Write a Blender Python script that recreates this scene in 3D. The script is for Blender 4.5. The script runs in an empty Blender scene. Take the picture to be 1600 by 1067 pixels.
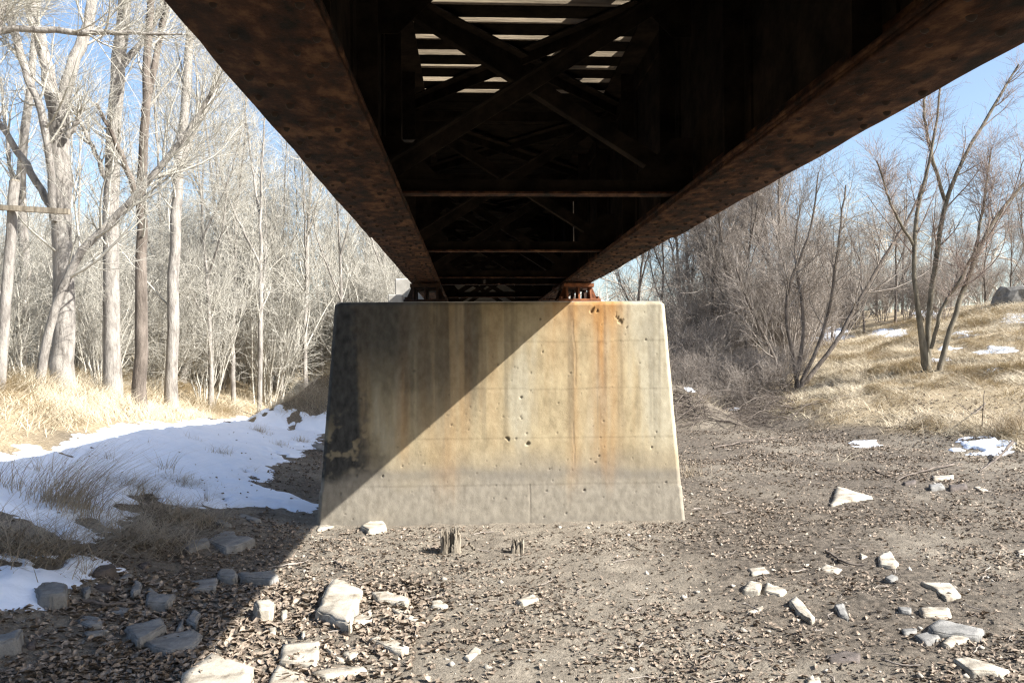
import bpy, bmesh, math
import numpy as np
from mathutils import Vector, Matrix

rng = np.random.default_rng(7)
scene = bpy.context.scene
COL = scene.collection

# ------------------------------------------------------------------ camera, sky, sun, exposure
FPX, CX, CY = 1291.0, 800.0, 533.5
CAM = np.array([0.0, 0.0, 2.08])
YAW, PITCH, ROLL = math.atan(65 / FPX), math.atan(18 / FPX), math.radians(0.4)
fw = np.array([math.sin(YAW) * math.cos(PITCH), math.cos(YAW) * math.cos(PITCH), math.sin(PITCH)])
r0 = np.array([math.cos(YAW), -math.sin(YAW), 0.0])
u0 = np.cross(r0, fw)
rt = math.cos(ROLL) * r0 - math.sin(ROLL) * u0
up = np.cross(rt, fw)
cd = bpy.data.cameras.new('camera')
cd.sensor_fit = 'HORIZONTAL'; cd.sensor_width = 22.3; cd.lens = 22.3 * FPX / 1600.0
cd.clip_start = 0.05; cd.clip_end = 3000
cam = bpy.data.objects.new('camera', cd)
m = Matrix.Identity(4)
for i in range(3):
    m[i][0] = rt[i]; m[i][1] = up[i]; m[i][2] = -fw[i]; m[i][3] = CAM[i]
cam.matrix_world = m
COL.objects.link(cam); scene.camera = cam

SUN = np.array([1.0, -0.466, 0.86]); SUN /= np.linalg.norm(SUN)
world = bpy.data.worlds.new('World'); scene.world = world; world.use_nodes = True
wn = world.node_tree.nodes; wl = world.node_tree.links
sky = wn.new('ShaderNodeTexSky'); sky.sky_type = 'NISHITA'; sky.sun_disc = False
sky.sun_elevation = math.asin(SUN[2]); sky.sun_rotation = math.atan2(SUN[0], SUN[1])
sky.air_density = 1.0; sky.dust_density = 1.9; sky.ozone_density = 1.6
bg = wn['Background']; bg.inputs['Strength'].default_value = 0.09
wl.new(sky.outputs[0], bg.inputs['Color'])
sl = bpy.data.lights.new('sun', 'SUN'); sl.energy = 5.0; sl.angle = math.radians(0.53); sl.color = (1.0, 0.98, 0.945)
so = bpy.data.objects.new('sun', sl); so.location = (20, -10, 30)
so.rotation_euler = Vector(SUN).to_track_quat('Z', 'Y').to_euler(); COL.objects.link(so)
scene.cycles.use_denoising = True; scene.cycles.denoiser = 'OPENIMAGEDENOISE'; scene.cycles.denoising_input_passes = 'RGB_ALBEDO_NORMAL'; scene.cycles.denoising_prefilter = 'NONE'; scene.cycles.max_bounces = 6; scene.cycles.filter_width = 1.3
scene.view_settings.view_transform = 'Standard'; scene.view_settings.look = 'None'
scene.view_settings.exposure = 1.5; scene.view_settings.gamma = 1.0

# ------------------------------------------------------------------ noise and terrain
_T = np.random.default_rng(11).random((256, 256))
def vnoise(x, y, seed=0):
    x = np.asarray(x, float) + seed * 17.3; y = np.asarray(y, float) + seed * 9.1
    xi = np.floor(x).astype(int); yi = np.floor(y).astype(int)
    fx = x - xi; fy = y - yi
    fx = fx * fx * (3 - 2 * fx); fy = fy * fy * (3 - 2 * fy)
    a = _T[xi & 255, yi & 255]; b = _T[(xi + 1) & 255, yi & 255]
    c = _T[xi & 255, (yi + 1) & 255]; d = _T[(xi + 1) & 255, (yi + 1) & 255]
    return (a + (b - a) * fx) * (1 - fy) + (c + (d - c) * fx) * fy
def fbm(x, y, f=1.0, o=4, seed=0):
    s = 0; a = 0.5
    for k in range(o):
        s = s + a * (vnoise(np.asarray(x) * f, np.asarray(y) * f, seed + k) - 0.5); f *= 2.03; a *= 0.5
    return s
def sstep(a, b, x):
    t = np.clip((x - a) / (b - a), 0, 1); return t * t * (3 - 2 * t)

def H(x, y):
    x = np.asarray(x, float); y = np.asarray(y, float)
    xl = -2.3 - np.clip(y - 14, 0, 12) * 0.28
    dl = xl - x + fbm(x, y, 0.35, 2, 5) * 0.8
    hl = np.interp(dl, [0, 0.8, 3.2, 5.2, 12, 60], [0, .12, .8, 1.5, 1.85, 2.6])
    xr = np.interp(y, [0, 15, 18, 23, 30, 60], [10.8, 10, 9.3, 7.5, 5, 2])
    dr = x - xr + fbm(x, y, 0.3, 2, 9) * 1.2
    hr = np.interp(dr, [0, 1.5, 6, 20, 60, 200], [0, .3, 1.4, 4.2, 6, 8])
    ex = (np.where(x < .4, 6.75, 7.3) - np.abs(x - 0.4) + fbm(x, y, .5, 3, 15) * 1.2) / 1.5; ey = (y - 22.0) / 1.3
    e = np.clip(np.minimum(np.minimum(ex, np.maximum(ey, (-5.0 - y) / 1.3)), 4.25), 0, None)  # includes an unseen bank behind the camera, added to block low sky
    far = sstep(45, 160, y) * 3.0
    h = np.maximum(np.maximum(hl, hr), e) + far
    h = h + fbm(x, y, 0.6, 3, 2) * 0.10 * (0.35 + sstep(0.1, 0.8, h)) + fbm(x, y, 3.0, 3, 3) * 0.035
    return h

def micro(x, y):
    a = fbm(x, y, 7, 4, 21); b = np.abs(fbm(x, y, 16, 3, 24))
    return (a * .05 + (b - .08) * .06) * sstep(16, 9, np.asarray(y))
def ray(px, py):
    d = fw + rt * (px - CX) / FPX - up * (py - CY) / FPX
    return d
def ground(px, py, h=0.0):
    d = ray(px, py); t = np.arange(2.0, 160.0, 0.02)
    P = CAM[None] + d[None] * t[:, None]
    g = P[:, 2] - (H(P[:, 0], P[:, 1]) + h)
    k = np.argmax(g < 0)
    if g[k] >= 0: k = len(t) - 1
    return P[k]
def at(px, py, depth):
    d = ray(px, py); return CAM + d * (depth / d[1])

# ------------------------------------------------------------------ helpers
def mesh_np(name, V, F, mat, parent=None, smooth=False, attrs=None, fcol=None):
    me = bpy.data.meshes.new(name)
    V = np.asarray(V, np.float32); F = np.asarray(F, np.int32); n = F.shape[1]
    me.vertices.add(len(V)); me.vertices.foreach_set('co', V.ravel())
    me.loops.add(F.size); me.loops.foreach_set('vertex_index', F.ravel())
    me.polygons.add(len(F)); me.polygons.foreach_set('loop_start', np.arange(0, F.size, n, dtype=np.int32))
    me.update(calc_edges=True)
    if smooth: me.polygons.foreach_set('use_smooth', np.ones(len(F), bool))
    for k, a in (attrs or {}).items():
        at_ = me.attributes.new(k, 'FLOAT', 'POINT'); at_.data.foreach_set('value', np.asarray(a, np.float32))
    if mat: me.materials.append(mat)
    o = bpy.data.objects.new(name, me); COL.objects.link(o)
    if parent: o.parent = parent
    return o
def obj_bm(name, bm, mat, parent=None, smooth=False):
    me = bpy.data.meshes.new(name)
    bmesh.ops.recalc_face_normals(bm, faces=bm.faces)
    bm.to_mesh(me); bm.free(); me.materials.append(mat)
    if smooth:
        for p in me.polygons: p.use_smooth = True
    o = bpy.data.objects.new(name, me); COL.objects.link(o)
    if parent: o.parent = parent
    return o
def empty(name, loc=(0, 0, 0)):
    o = bpy.data.objects.new(name, None); o.location = loc; o.empty_display_size = 0.2; COL.objects.link(o); return o
def tag(o, label, cat, group=None):
    o['label'] = label; o['category'] = cat
    if group: o['group'] = group
    return o
def add_box(bm, x0, x1, y0, y1, z0, z1, bev=0.0):
    r = bmesh.ops.create_cube(bm, size=1.0)
    for v in r['verts']:
        v.co = Vector(((x0 + x1) / 2 + v.co.x * (x1 - x0), (y0 + y1) / 2 + v.co.y * (y1 - y0), (z0 + z1) / 2 + v.co.z * (z1 - z0)))
    if bev:
        es = list({e for v in r['verts'] for e in v.link_edges})
        bmesh.ops.bevel(bm, geom=es, offset=bev, segments=1, affect='EDGES')
def add_bar(bm, a, b, wa, wb, axis):
    """box beam from a to b, wa along axis, wb across"""
    a = Vector(a); b = Vector(b); t = (b - a); L = t.length; t.normalize()
    s = Vector(axis); s = (s - t * s.dot(t)).normalized(); u = t.cross(s)
    vs = []
    for p in (a, b):
        for i, j in ((-1, -1), (1, -1), (1, 1), (-1, 1)):
            vs.append(bm.verts.new(p + s * (i * wa / 2) + u * (j * wb / 2)))
    for f in ((0, 1, 2, 3), (7, 6, 5, 4), (0, 4, 5, 1), (1, 5, 6, 2), (2, 6, 7, 3), (3, 7, 4, 0)):
        bm.faces.new([vs[i] for i in f])

def material(name, c1, c2, scale=6.0, rough=0.85, bump=0.3, bscale=None, stretch=(1, 1, 1), detail=6.0, dist=0.02, c3=None, attr=None, lo=0.35, hi=0.65, spec=0.3):
    """two tone noise colour, fine bump; attr=(name, colour) mixes in a third colour by a mesh attribute"""
    mt = bpy.data.materials.new(name); mt.use_nodes = True
    N = mt.node_tree.nodes; L = mt.node_tree.links; b = N['Principled BSDF']
    tc = N.new('ShaderNodeTexCoord'); mp = N.new('ShaderNodeMapping'); mp.inputs['Scale'].default_value = stretch
    L.new(tc.outputs['Object'], mp.inputs['Vector'])
    n = N.new('ShaderNodeTexNoise'); n.inputs['Scale'].default_value = scale; n.inputs['Detail'].default_value = detail; n.inputs['Roughness'].default_value = 0.65
    L.new(mp.outputs[0], n.inputs['Vector'])
    cr = N.new('ShaderNodeValToRGB'); e = cr.color_ramp.elements
    e[0].position = lo; e[1].position = hi; e[0].color = (*c1, 1); e[1].color = (*c2, 1)
    if c3:
        x = e.new((lo + hi) / 2); x.color = (*c3, 1)
    L.new(n.outputs['Fac'], cr.inputs['Fac']); col = cr.outputs[0]
    for an, ac in (attr or []):
        a = N.new('ShaderNodeAttribute'); a.attribute_name = an
        mx = N.new('ShaderNodeMix'); mx.data_type = 'RGBA'; mx.blend_type = 'MIX'
        L.new(a.outputs['Fac'], mx.inputs['Factor']); L.new(col, mx.inputs['A'])
        if len(ac) == 3: mx.inputs['B'].default_value = (*ac, 1)
        else:
            cr2 = N.new('ShaderNodeValToRGB'); e2 = cr2.color_ramp.elements; e2[0].position = 0.3; e2[1].position = 0.7
            e2[0].color = (*ac[:3], 1); e2[1].color = (*ac[3:], 1)
            n2 = N.new('ShaderNodeTexNoise'); n2.inputs['Scale'].default_value = scale * 2.3; n2.inputs['Detail'].default_value = 8
            L.new(mp.outputs[0], n2.inputs['Vector']); L.new(n2.outputs['Fac'], cr2.inputs['Fac']); L.new(cr2.outputs[0], mx.inputs['B'])
        col = mx.outputs['Result']
    L.new(col, b.inputs['Base Color'])
    b.inputs['Roughness'].default_value = rough
    b.inputs['Specular IOR Level'].default_value = spec
    if bump:
        nb = N.new('ShaderNodeTexNoise'); nb.inputs['Scale'].default_value = bscale or scale * 5; nb.inputs['Detail'].default_value = 8; nb.inputs['Roughness'].default_value = 0.7
        L.new(mp.outputs[0], nb.inputs['Vector'])
        bp = N.new('ShaderNodeBump'); bp.inputs['Strength'].default_value = bump; bp.inputs['Distance'].default_value = dist
        L.new(nb.outputs['Fac'], bp.inputs['Height']); L.new(bp.outputs[0], b.inputs['Normal'])
    return mt

M_ground = material('soil', (.05, .040, .029), (.165, .135, .102), 14, .95, 1.0, 45, dist=.03, detail=12, lo=.40, hi=.60,
                    attr=[('silt', (.15, .127, .096, .30, .258, .20)), ('straw', (.19, .145, .085, .50, .40, .26))])
M_snow = material('snow', (.76, .82, .91), (.84, .88, .95), 3, .6, .5, 14, dist=.03)
M_conc = material('pier_concrete', (.245, .193, .113), (.40, .322, .195), 5.0, .92, .5, 90, dist=.006, c3=(.325, .258, .153), detail=12, stretch=(1.4, 1, .8),
                  attr=[('low', (.19, .166, .128, .29, .256, .20)), ('pale', (.33, .285, .195, .42, .37, .265)), ('band', (.15, .135, .115)), ('rust', (.28, .135, .042, .40, .225, .085)), ('stain_shade', (.022, .021, .019, .06, .057, .05)), ('joint', (.13, .11, .085))])
M_conc2 = material('abutment_concrete', (.30, .28, .24), (.45, .42, .37), 3.0, .92, .4, 40, dist=.01)
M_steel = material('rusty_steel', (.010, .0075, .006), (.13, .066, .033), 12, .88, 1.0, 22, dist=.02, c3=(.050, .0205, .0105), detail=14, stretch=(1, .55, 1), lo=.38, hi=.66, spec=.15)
M_steel_in = material('grimy_shaded_steel', (.009, .0075, .006), (.034, .025, .018), 6, .95, .5, 40, dist=.006, spec=.05)  # grime plus the shade between the girders put into the colour
M_rivet = material('rivet_steel', (.009, .007, .006), (.03, .017, .011), 20, .8, .2, 60, dist=.004)
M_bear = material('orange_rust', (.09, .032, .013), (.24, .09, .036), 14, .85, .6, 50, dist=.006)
M_tie = material('creosoted_timber', (.15, .118, .08), (.38, .305, .21), 5, .95, .6, 30, stretch=(.25, 4, 4), dist=.01)
M_tie_shade = material('shaded_tie_underside', (.006, .005, .004), (.022, .017, .012), 8, .95, .4, 30, spec=.05)  # shade under the deck put into the colour of the tie bottoms
M_rail = material('rail_steel', (.07, .04, .028), (.13, .075, .05), 10, .6, .3, 50)
M_bark = material('pale_grey_bark', (.13, .115, .10), (.37, .34, .30), 9, .9, 1.0, 30, stretch=(1, 1, .25), dist=.03, c3=(.28, .255, .225))
M_bark_d = material('dark_bark', (.07, .056, .045), (.21, .175, .145), 7, .9, 1.0, 24, stretch=(1, 1, .25), dist=.03)
M_bark_g = material('greenish_brown_bark', (.08, .068, .048), (.20, .172, .125), 8, .85, .7, 30, stretch=(1, 1, .3), dist=.02)
M_twig = material('pale_twigs', (.32, .30, .255), (.50, .47, .405), 3, .9, 0)
M_twig_r = material('reddish_twigs', (.16, .115, .095), (.36, .29, .245), 3, .9, 0)
M_twig_d = material('brown_twigs', (.15, .125, .105), (.36, .315, .27), 3, .9, 0)
M_wood = material('weathered_wood', (.10, .082, .06), (.32, .275, .21), 9, .9, .8, 40, stretch=(2, 2, .2), dist=.012)
M_grass = material('dry_grass', (.38, .315, .21), (.60, .52, .385), 4, .9, 0)
M_grass_d = material('brown_dead_grass', (.22, .17, .115), (.48, .40, .285), 6, .9, 0)
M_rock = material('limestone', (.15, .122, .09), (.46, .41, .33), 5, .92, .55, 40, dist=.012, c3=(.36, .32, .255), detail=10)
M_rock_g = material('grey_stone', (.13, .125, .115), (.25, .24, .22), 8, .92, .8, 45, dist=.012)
M_rock_d = material('dark_stone', (.06, .05, .042), (.14, .115, .10), 8, .92, .8, 45, dist=.012)
M_leaf = material('dead_leaves', (.075, .057, .041), (.40, .325, .25), 22, .85, 0, c3=(.20, .155, .115), detail=2, lo=.3, hi=.7)
M_peb = material('small_stones', (.22, .2, .165), (.48, .43, .36), 5, .9, .4, 60)
M_white = material('white_paint', (.70, .70, .68), (.8, .8, .78), 8, .6, .1)

# ------------------------------------------------------------------ ground sheet
def axis(*segs):
    out = []
    for a, b, s in segs: out.append(np.arange(a, b, s))
    return np.concatenate(out + [np.array([segs[-1][1]])])
xs = axis((-400, -60, 20), (-60, -16, 1.5), (-16, -6, .3), (-6, -5, .055), (-5, 7.5, .05), (7.5, 16, .12), (16, 40, .8), (40, 400, 20))
ys = axis((-60, -12, 3), (-12, 3.5, .6), (3.5, 4.3, .1), (4.3, 10, .042), (10, 13, .055), (13, 20, .11), (20, 34, .25), (34, 60, .9), (60, 120, 4), (120, 900, 30))
GX, GY = np.meshgrid(xs, ys)
GZ = H(GX, GY) + micro(GX, GY)
leftness = sstep(-5.2, -6.2, GX + fbm(GX, GY, .8, 3, 31) * 1.5)
base = H(GX, GY)
rightness = sstep(.05, .3, base + fbm(GX, GY, .9, 3, 33) * .35) * sstep(5.5, 8.5, GX + fbm(GX, GY, .5, 3, 36) * 3) * (1 - sstep(10.2, 8.6, GX + fbm(GX, GY, 1, 3, 38) * 1.5) * sstep(20, 22, GY))
straw = np.clip(np.maximum(np.maximum(leftness, rightness), .4 * sstep(.2, .8, base + fbm(GX, GY, 2, 3, 37)) * sstep(21.5, 23.5, GY) * sstep(1.5, -2.5, GX)), 0, 1)
silt = sstep(-.12, .16, fbm(GX, GY, .55, 4, 41) + .30 * sstep(5.0, 1.0, np.abs(GX + .2)) - .06 + .12 * sstep(8, 5, GY)) * (1 - straw)
silt = silt * (0.55 + .45 * sstep(-.15, .15, fbm(GX, GY, 5, 3, 44)))
nx, ny = len(xs), len(ys)
idx = np.arange(nx * ny).reshape(ny, nx)
F = np.stack([idx[:-1, :-1], idx[:-1, 1:], idx[1:, 1:], idx[1:, :-1]], -1).reshape(-1, 4)
g = mesh_np('ground', np.stack([GX, GY, GZ], -1).reshape(-1, 3), F, M_ground, smooth=True, attrs={'straw': straw.ravel(), 'silt': silt.ravel()})
g['kind'] = 'structure'

# ------------------------------------------------------------------ snow
def poly_sd(poly, X, Y):
    """signed distance, positive inside"""
    poly = np.asarray(poly); n = len(poly); d = np.full(X.shape, 1e9); ins = np.zeros(X.shape, bool)
    for i in range(n):
        ax, ay = poly[i]; bx, by = poly[(i + 1) % n]
        ex, ey = bx - ax, by - ay; wx, wy = X - ax, Y - ay
        t = np.clip((wx * ex + wy * ey) / (ex * ex + ey * ey + 1e-12), 0, 1)
        d = np.minimum(d, np.hypot(wx - t * ex, wy - t * ey))
        c = ((ay > Y) != (by > Y)) & (X < ex * (Y - ay) / (ey if abs(ey) > 1e-9 else 1e-9) + ax)
        ins ^= c
    return np.where(ins, d, -d)
def snow_sheet(name, poly, step, th, rough, x0, x1, y0, y1, extra=None, seed=50):
    X, Y = np.meshgrid(np.arange(x0, x1, step), np.arange(y0, y1, step))
    s = poly_sd(poly, X, Y)
    if extra is not None: s = np.minimum(s, extra(X, Y))
    s = s + fbm(X, Y, 1.3, 3, seed) * rough * 1.5 + fbm(X, Y, 5, 4, seed + 3) * rough * 1.0
    s = s - .6 * sstep(.07, .22, fbm(X, Y, 2.3, 4, seed + 13)) * sstep(1.6, .4, s)
    t = th * sstep(-.02, .45, s) ** .75
    Z = H(X, Y) + micro(X, Y) * (s < 0.02) + t + (fbm(X, Y, 2.2, 4, seed + 8) * .09 + fbm(X, Y, 11, 2, seed + 9) * .02) * sstep(0, .35, s) - .05 * sstep(.03, -.12, s)
    keep = s > -.12
    ny_, nx_ = X.shape; idx = np.arange(nx_ * ny_).reshape(ny_, nx_)
    k = keep[:-1, :-1] | keep[1:, 1:] | keep[:-1, 1:] | keep[1:, :-1]
    F = np.stack([idx[:-1, :-1], idx[:-1, 1:], idx[1:, 1:], idx[1:, :-1]], -1)[k]
    u, inv = np.unique(F, return_inverse=True)
    V = np.stack([X, Y, Z], -1).reshape(-1, 3)[u]
    o = mesh_np(name, V, inv.reshape(-1, 4), M_snow, smooth=True); o['kind'] = 'structure'
    return o
low_patch = [(-80, 862), (0, 864), (60, 872), (125, 868), (160, 876), (190, 890), (150, 905), (100, 942), (60, 952), (0, 962), (-80, 985)]
near = [(-80, 805), (0, 806), (50, 818), (95, 838), (135, 850), (150, 835), (200, 812), (235, 800), (330, 788), (420, 793), (497, 805), (500, 790), (440, 772), (385, 752), (430, 735), (480, 712), (505, 690), (512, 640)]
npoly = [tuple(ground(*p)[:2]) for p in near] + [(-4.2, 22.5), (-9, 25), (-20, 24), (-25, 4)]
def shade(X, Y):      # snow has only lasted where the bridge keeps the sun off
    return (5.62 + .86 * X - H(X, Y)) * .9 + .32
lpoly = [tuple(ground(*p)[:2]) for p in low_patch]
snow_sheet('snow_patch', lpoly, .04, .06, .16, -6, -1.5, 4.2, 8.5, None, 58)
snow_sheet('snow', npoly, .045, .06, .42, -11, -1.8, 4.2, 24.5, shade)
for i, (cx, cy, rx, ry) in enumerate([(1532, 697, 46, 13), (1140, 638, 14, 4), (1085, 610, 9, 4), (1352, 695, 8, 4), (1560, 547, 32, 6), (1480, 545, 18, 4), (1590, 498, 30, 9), (1505, 522, 26, 4), (1290, 522, 45, 12), (1390, 520, 30, 7), (1470, 562, 18, 3), (1555, 578, 20, 3), (1450, 492, 26, 6)]):
    a = np.linspace(0, 2 * np.pi, 14, endpoint=False)
    pl = [tuple(ground(cx + rx * np.cos(t), cy + ry * np.sin(t))[:2]) for t in a]
    P = np.array(pl); lo = P.min(0) - .8; hi = P.max(0) + .8
    snow_sheet('snow_patch', pl, max(.05, (hi - lo).max() / 90), min(.06, .25 * min(hi - lo)), .55, lo[0], hi[0], lo[1], hi[1], None, 60 + i)

# ------------------------------------------------------------------ bridge pier
PC = .385; ZT = 2.715
def pier():
    hw0, hw1 = 2.25, 2.04              # half width at the bottom and the top
    ch = .045
    root = empty('bridge_pier', (PC, 10.85, 0))
    fx = np.linspace(-1, 1, 400)
    zr = np.concatenate([np.linspace(-.35, ZT - .04, 240), [ZT - .012, ZT]])
    rows = []
    for z in zr:
        t = z / ZT; hw = hw0 + (hw1 - hw0) * t; yf = -.72 + .05 * t; yb = .72 - .05 * t
        if z < .42: hw += .012
        ins = max(0, z - (ZT - .04)) * .9
        hw -= ins; yf += ins; yb -= ins
        front = [(f * (hw - ch), yf) for f in fx]
        rs = [(hw - ch * .5, yf + ch * .45)] + [(hw, yf + ch + (yb - yf - 2 * ch) * k / 24) for k in range(25)]
        back = [((1 - k / 20) * 2 * (hw - ch) - (hw - ch), yb) for k in range(21)]
        ls = [(-hw, yb - ch - (yb - yf - 2 * ch) * k / 24) for k in range(25)] + [(-hw + ch * .5, yf + ch * .45)]
        rows.append(front + rs + back + ls)
    A = np.array(rows); nr, nc = A.shape[:2]
    X = A[:, :, 0]; Y = A[:, :, 1].copy(); Z = np.repeat(zr[:, None], nc, 1)
    fr = np.zeros(nc); fr[:400] = 1; fr = fr[None] * np.ones((nr, 1))
    wx = X + PC
    # relief of the front face: form board lifts, waviness, bug holes, spalls
    D = fbm(wx, Z, 1.3, 3, 70) * .016 + fbm(wx, Z, 30, 4, 71) * .003
    joint = np.zeros_like(D)
    for zz in (2.22, 1.635, 1.035, .47):
        q = Z - zz - fbm(wx, Z * 0, 1.2, 3, int(zz * 10)) * .03
        D += .0014 * np.sign(q) * np.exp(-np.abs(q) / .05); jm = np.exp(-(q / .009) ** 2)
        vis = sstep(.04, .16, fbm(wx, Z * 0, 1.5, 2, 90 + int(zz * 7))); D -= .0014 * jm * vis; joint += jm * vis * .04
    q = (wx - .72 - fbm(Z, Z * 0, 3, 3, 77) * .03); jm = np.exp(-(q / .006) ** 2) * sstep(.49, .46, Z); D -= .006 * jm; joint += jm * .6
    q = (wx - 1.27 - fbm(Z, Z * 0, 2.2, 4, 78) * .08); jm = np.exp(-(q / .006) ** 2) * sstep(.6, .8, Z) * sstep(-.05, .05, fbm(Z, wx * 0, 4, 2, 79) + .05); D -= .004 * jm; joint += jm * .35
    pr = np.random.default_rng(5)
    for k in range(380):
        cx = pr.uniform(-2.1, 2.1) + PC
        if k % 3 == 0: cx = pr.uniform(.2, 2.4)
        cz = pr.uniform(.05, 2.65); r = .72 * pr.choice([.005, .007, .010, .013, .018], p=[.42, .3, .18, .08, .02])
        ax = pr.uniform(.7, 1.5)
        sel = (np.abs(wx - cx) < .08) & (np.abs(Z - cz) < .08)
        d2 = ((wx[sel] - cx) / ax) ** 2 + (Z[sel] - cz) ** 2
        w = np.exp(-(d2 / (r * r)) ** 2); D[sel] -= w * r * 1.5; joint[sel] += w * .35
    for cx, cz, r in ((1.87, 2.47, .042), (1.93, 2.38, .024), (1.82, 2.5, .02), (1.51, 2.60, .026), (1.57, 2.59, .02), (.7, .97, .024), (.45, 1.03, .016), (1.5, 2.36, .014)):
        d = np.hypot(wx - cx, Z - cz) + fbm(wx, Z, 24, 4, 80) * .10
        D -= .03 * sstep(r, r * .35, d); joint += .3 * sstep(r, r * .2, d)
    Y = Y - D * fr
    sm = 1 - fr
    n = fbm(wx + Y * 2, Z, 5, 3, 83) * .012
    X2 = X + np.sign(X) * n * sm * (np.abs(X) > 1.9)
    # stains with shapes of their own, plus bridge shade painted into the dark mask
    vs = lambda f, sd: fbm(wx * f, Z * .25, 1, 4, sd)
    rust = np.zeros_like(D)
    for cx, w, zt, zb, s in ((-.80, .055, 2.75, .45, .9), (-.28, .10, 2.7, .05, .55), (1.66, .13, 2.75, .30, .95), (1.62, .05, 2.75, 1.5, .7), (1.29, .06, 2.7, .05, .45), (.0, .05, 2.7, 1.2, .35), (-.6, .04, 2.7, 1.0, .35), (1.05, .12, 2.75, 1.6, .35)):
        w = w * 1.3; s = s * .85; c = cx + fbm(Z, Z * 0, .8, 3, int(cx * 30) + 200) * .10
        rust += s * np.exp(-((wx - c) / (w * (1 + .9 * vs(6, 210)))) ** 2) * sstep(zb, zb + .7, Z + vs(9, 212) * .8) * (.65 + 1.1 * vs(14, 211))
    rust += .25 * sstep(.0, .28, vs(4, 214)) * sstep(.6, 1.3, Z)
    rust += .5 * sstep(2.2, 2.7, Z) * sstep(.9, 1.2, wx) * sstep(2.1, 1.7, wx)
    edge = -1.27 + fbm(wx, Z, 1.6, 6, 220) * .22 + fbm(wx * 8, Z * .5, 1, 5, 225) * .30 + fbm(wx, Z, 16, 4, 226) * .12 + .12 * sstep(2.0, .9, Z)
    stain_shade = sstep(.20, -.22, wx - edge) * sstep(.62, .80, Z + fbm(wx, Z, 5, 4, 221) * .35 + .1) * (1 - .55 * sstep(.06, .2, fbm(wx, Z, 9, 4, 222)) * sstep(1.5, .9, Z))
    stain_shade = np.maximum(stain_shade, .9 * sstep(.55, -1.1, wx + fbm(wx * 5, Z * .4, 1, 4, 223) * .9) * sstep(1.0, 2.3, Z))  # stain widened and deepened to carry the bridge shade at upper left
    stain_shade = np.maximum(stain_shade, .72 * sstep(-.10, .16, vs(7, 224)) * sstep(.8, 2.0, Z) * sstep(1.1, -.1, wx))
    stain_shade = np.maximum(stain_shade, .35 * sstep(.0, .25, vs(12, 227)) * sstep(.5, 1.6, Z))
    stain_shade = np.maximum(stain_shade, .35 * np.exp(-((wx - 1.22) / .025) ** 2) * sstep(.5, 1.4, Z))
    stain_shade = np.maximum(stain_shade, .30 * np.exp(-((wx - 2.2) / .12) ** 2) * np.exp(-((Z - 2.35) / .2) ** 2))
    band = .5 * np.exp(-((Z - .60 - fbm(wx, Z, 1.5, 5, 230) * .16) / .075) ** 2) + .3 * np.exp(-((Z - .78) / .13) ** 2) * (.5 + 2 * vs(3, 231)) + .25 * sstep(.12, -.02, Z)
    low = sstep(.95, .40, Z + fbm(wx, Z, 2, 5, 232) * .4)
    pale = sstep(-.02, .2, fbm(wx * 3.5, Z * .5, 1, 4, 233) + .25 * sstep(1.8, 2.3, wx)) * sstep(.6, 1.2, Z)
    idx = np.arange(nr * nc).reshape(nr, nc); nxt = np.roll(idx, -1, 1)
    F = np.stack([idx[:-1], nxt[:-1], nxt[1:], idx[1:]], -1).reshape(-1, 4)
    cl = lambda a: np.clip(a, 0, 1).ravel()
    V = np.stack([X2, Y, Z], -1).reshape(-1, 3)
    o = mesh_np('shaft', V, F, M_conc, root, True, {'rust': cl(rust * 1.0), 'stain_shade': cl(stain_shade), 'band': cl(band), 'low': cl(low), 'pale': cl(pale), 'joint': cl(joint)})
    # bridge seat on top
    bm = bmesh.new(); add_box(bm, -hw1 + .03, hw1 - .03, -.64, .64, ZT - .06, ZT + .002)
    obj_bm('bridge_seat', bm, M_conc2, root)
    tag(root, 'rust-streaked tapering concrete bridge pier standing in the dry creek bed', 'bridge pier')
pier()

# ------------------------------------------------------------------ steel girder spans
GXS = (-.565, 1.385); ZB = 2.97; ZW0 = 3.0; ZW1 = 4.38; TT = 4.63
def plate(name, x0, x1, y0, y1, z0, z1, mat, parent, amp=.006, seed=0, step=.12):
    n = max(2, int((y1 - y0) / step)); y = np.linspace(y0, y1, n)
    a = x0 + fbm(y, y * 0, 3.0, 4, seed) * amp * 3; b = x1 + fbm(y, y * 0, 3.0, 4, seed + 40) * amp * 3
    zz = fbm(y, y * 0, 1.5, 3, seed + 60) * amp
    V = np.stack([np.stack([a, y, z0 + zz], -1), np.stack([b, y, z0 + zz], -1), np.stack([b, y, z1 + zz], -1), np.stack([a, y, z1 + zz], -1)], 1).reshape(-1, 3)
    F = []
    for i in range(n - 1):
        p = i * 4; q = p + 4
        for k in range(4): F.append((p + k, p + (k + 1) % 4, q + (k + 1) % 4, q + k))
    F += [(3, 2, 1, 0), ((n - 1) * 4, (n - 1) * 4 + 1, (n - 1) * 4 + 2, (n - 1) * 4 + 3)]
    return mesh_np(name, V, F, mat, parent)
def rivet_mesh():
    bm = bmesh.new(); r = .0145
    rings = []
    for rr, z in ((r, 0), (r * .8, -.009), (r * .35, -.014)):
        rings.append([bm.verts.new((rr * math.cos(a), rr * math.sin(a), z)) for a in np.linspace(0, 2 * math.pi, 9)[:-1]])
    for a, b in zip(rings, rings[1:]):
        for k in range(8): bm.faces.new((a[k], a[(k + 1) % 8], b[(k + 1) % 8], b[k]))
    bm.faces.new(rings[-1][::-1])
    me = bpy.data.meshes.new('rivet'); bmesh.ops.recalc_face_normals(bm, faces=bm.faces); bm.to_mesh(me); bm.free(); me.materials.append(M_rivet)
    for p in me.polygons: p.use_smooth = True
    return me
RIV = rivet_mesh()

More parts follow.
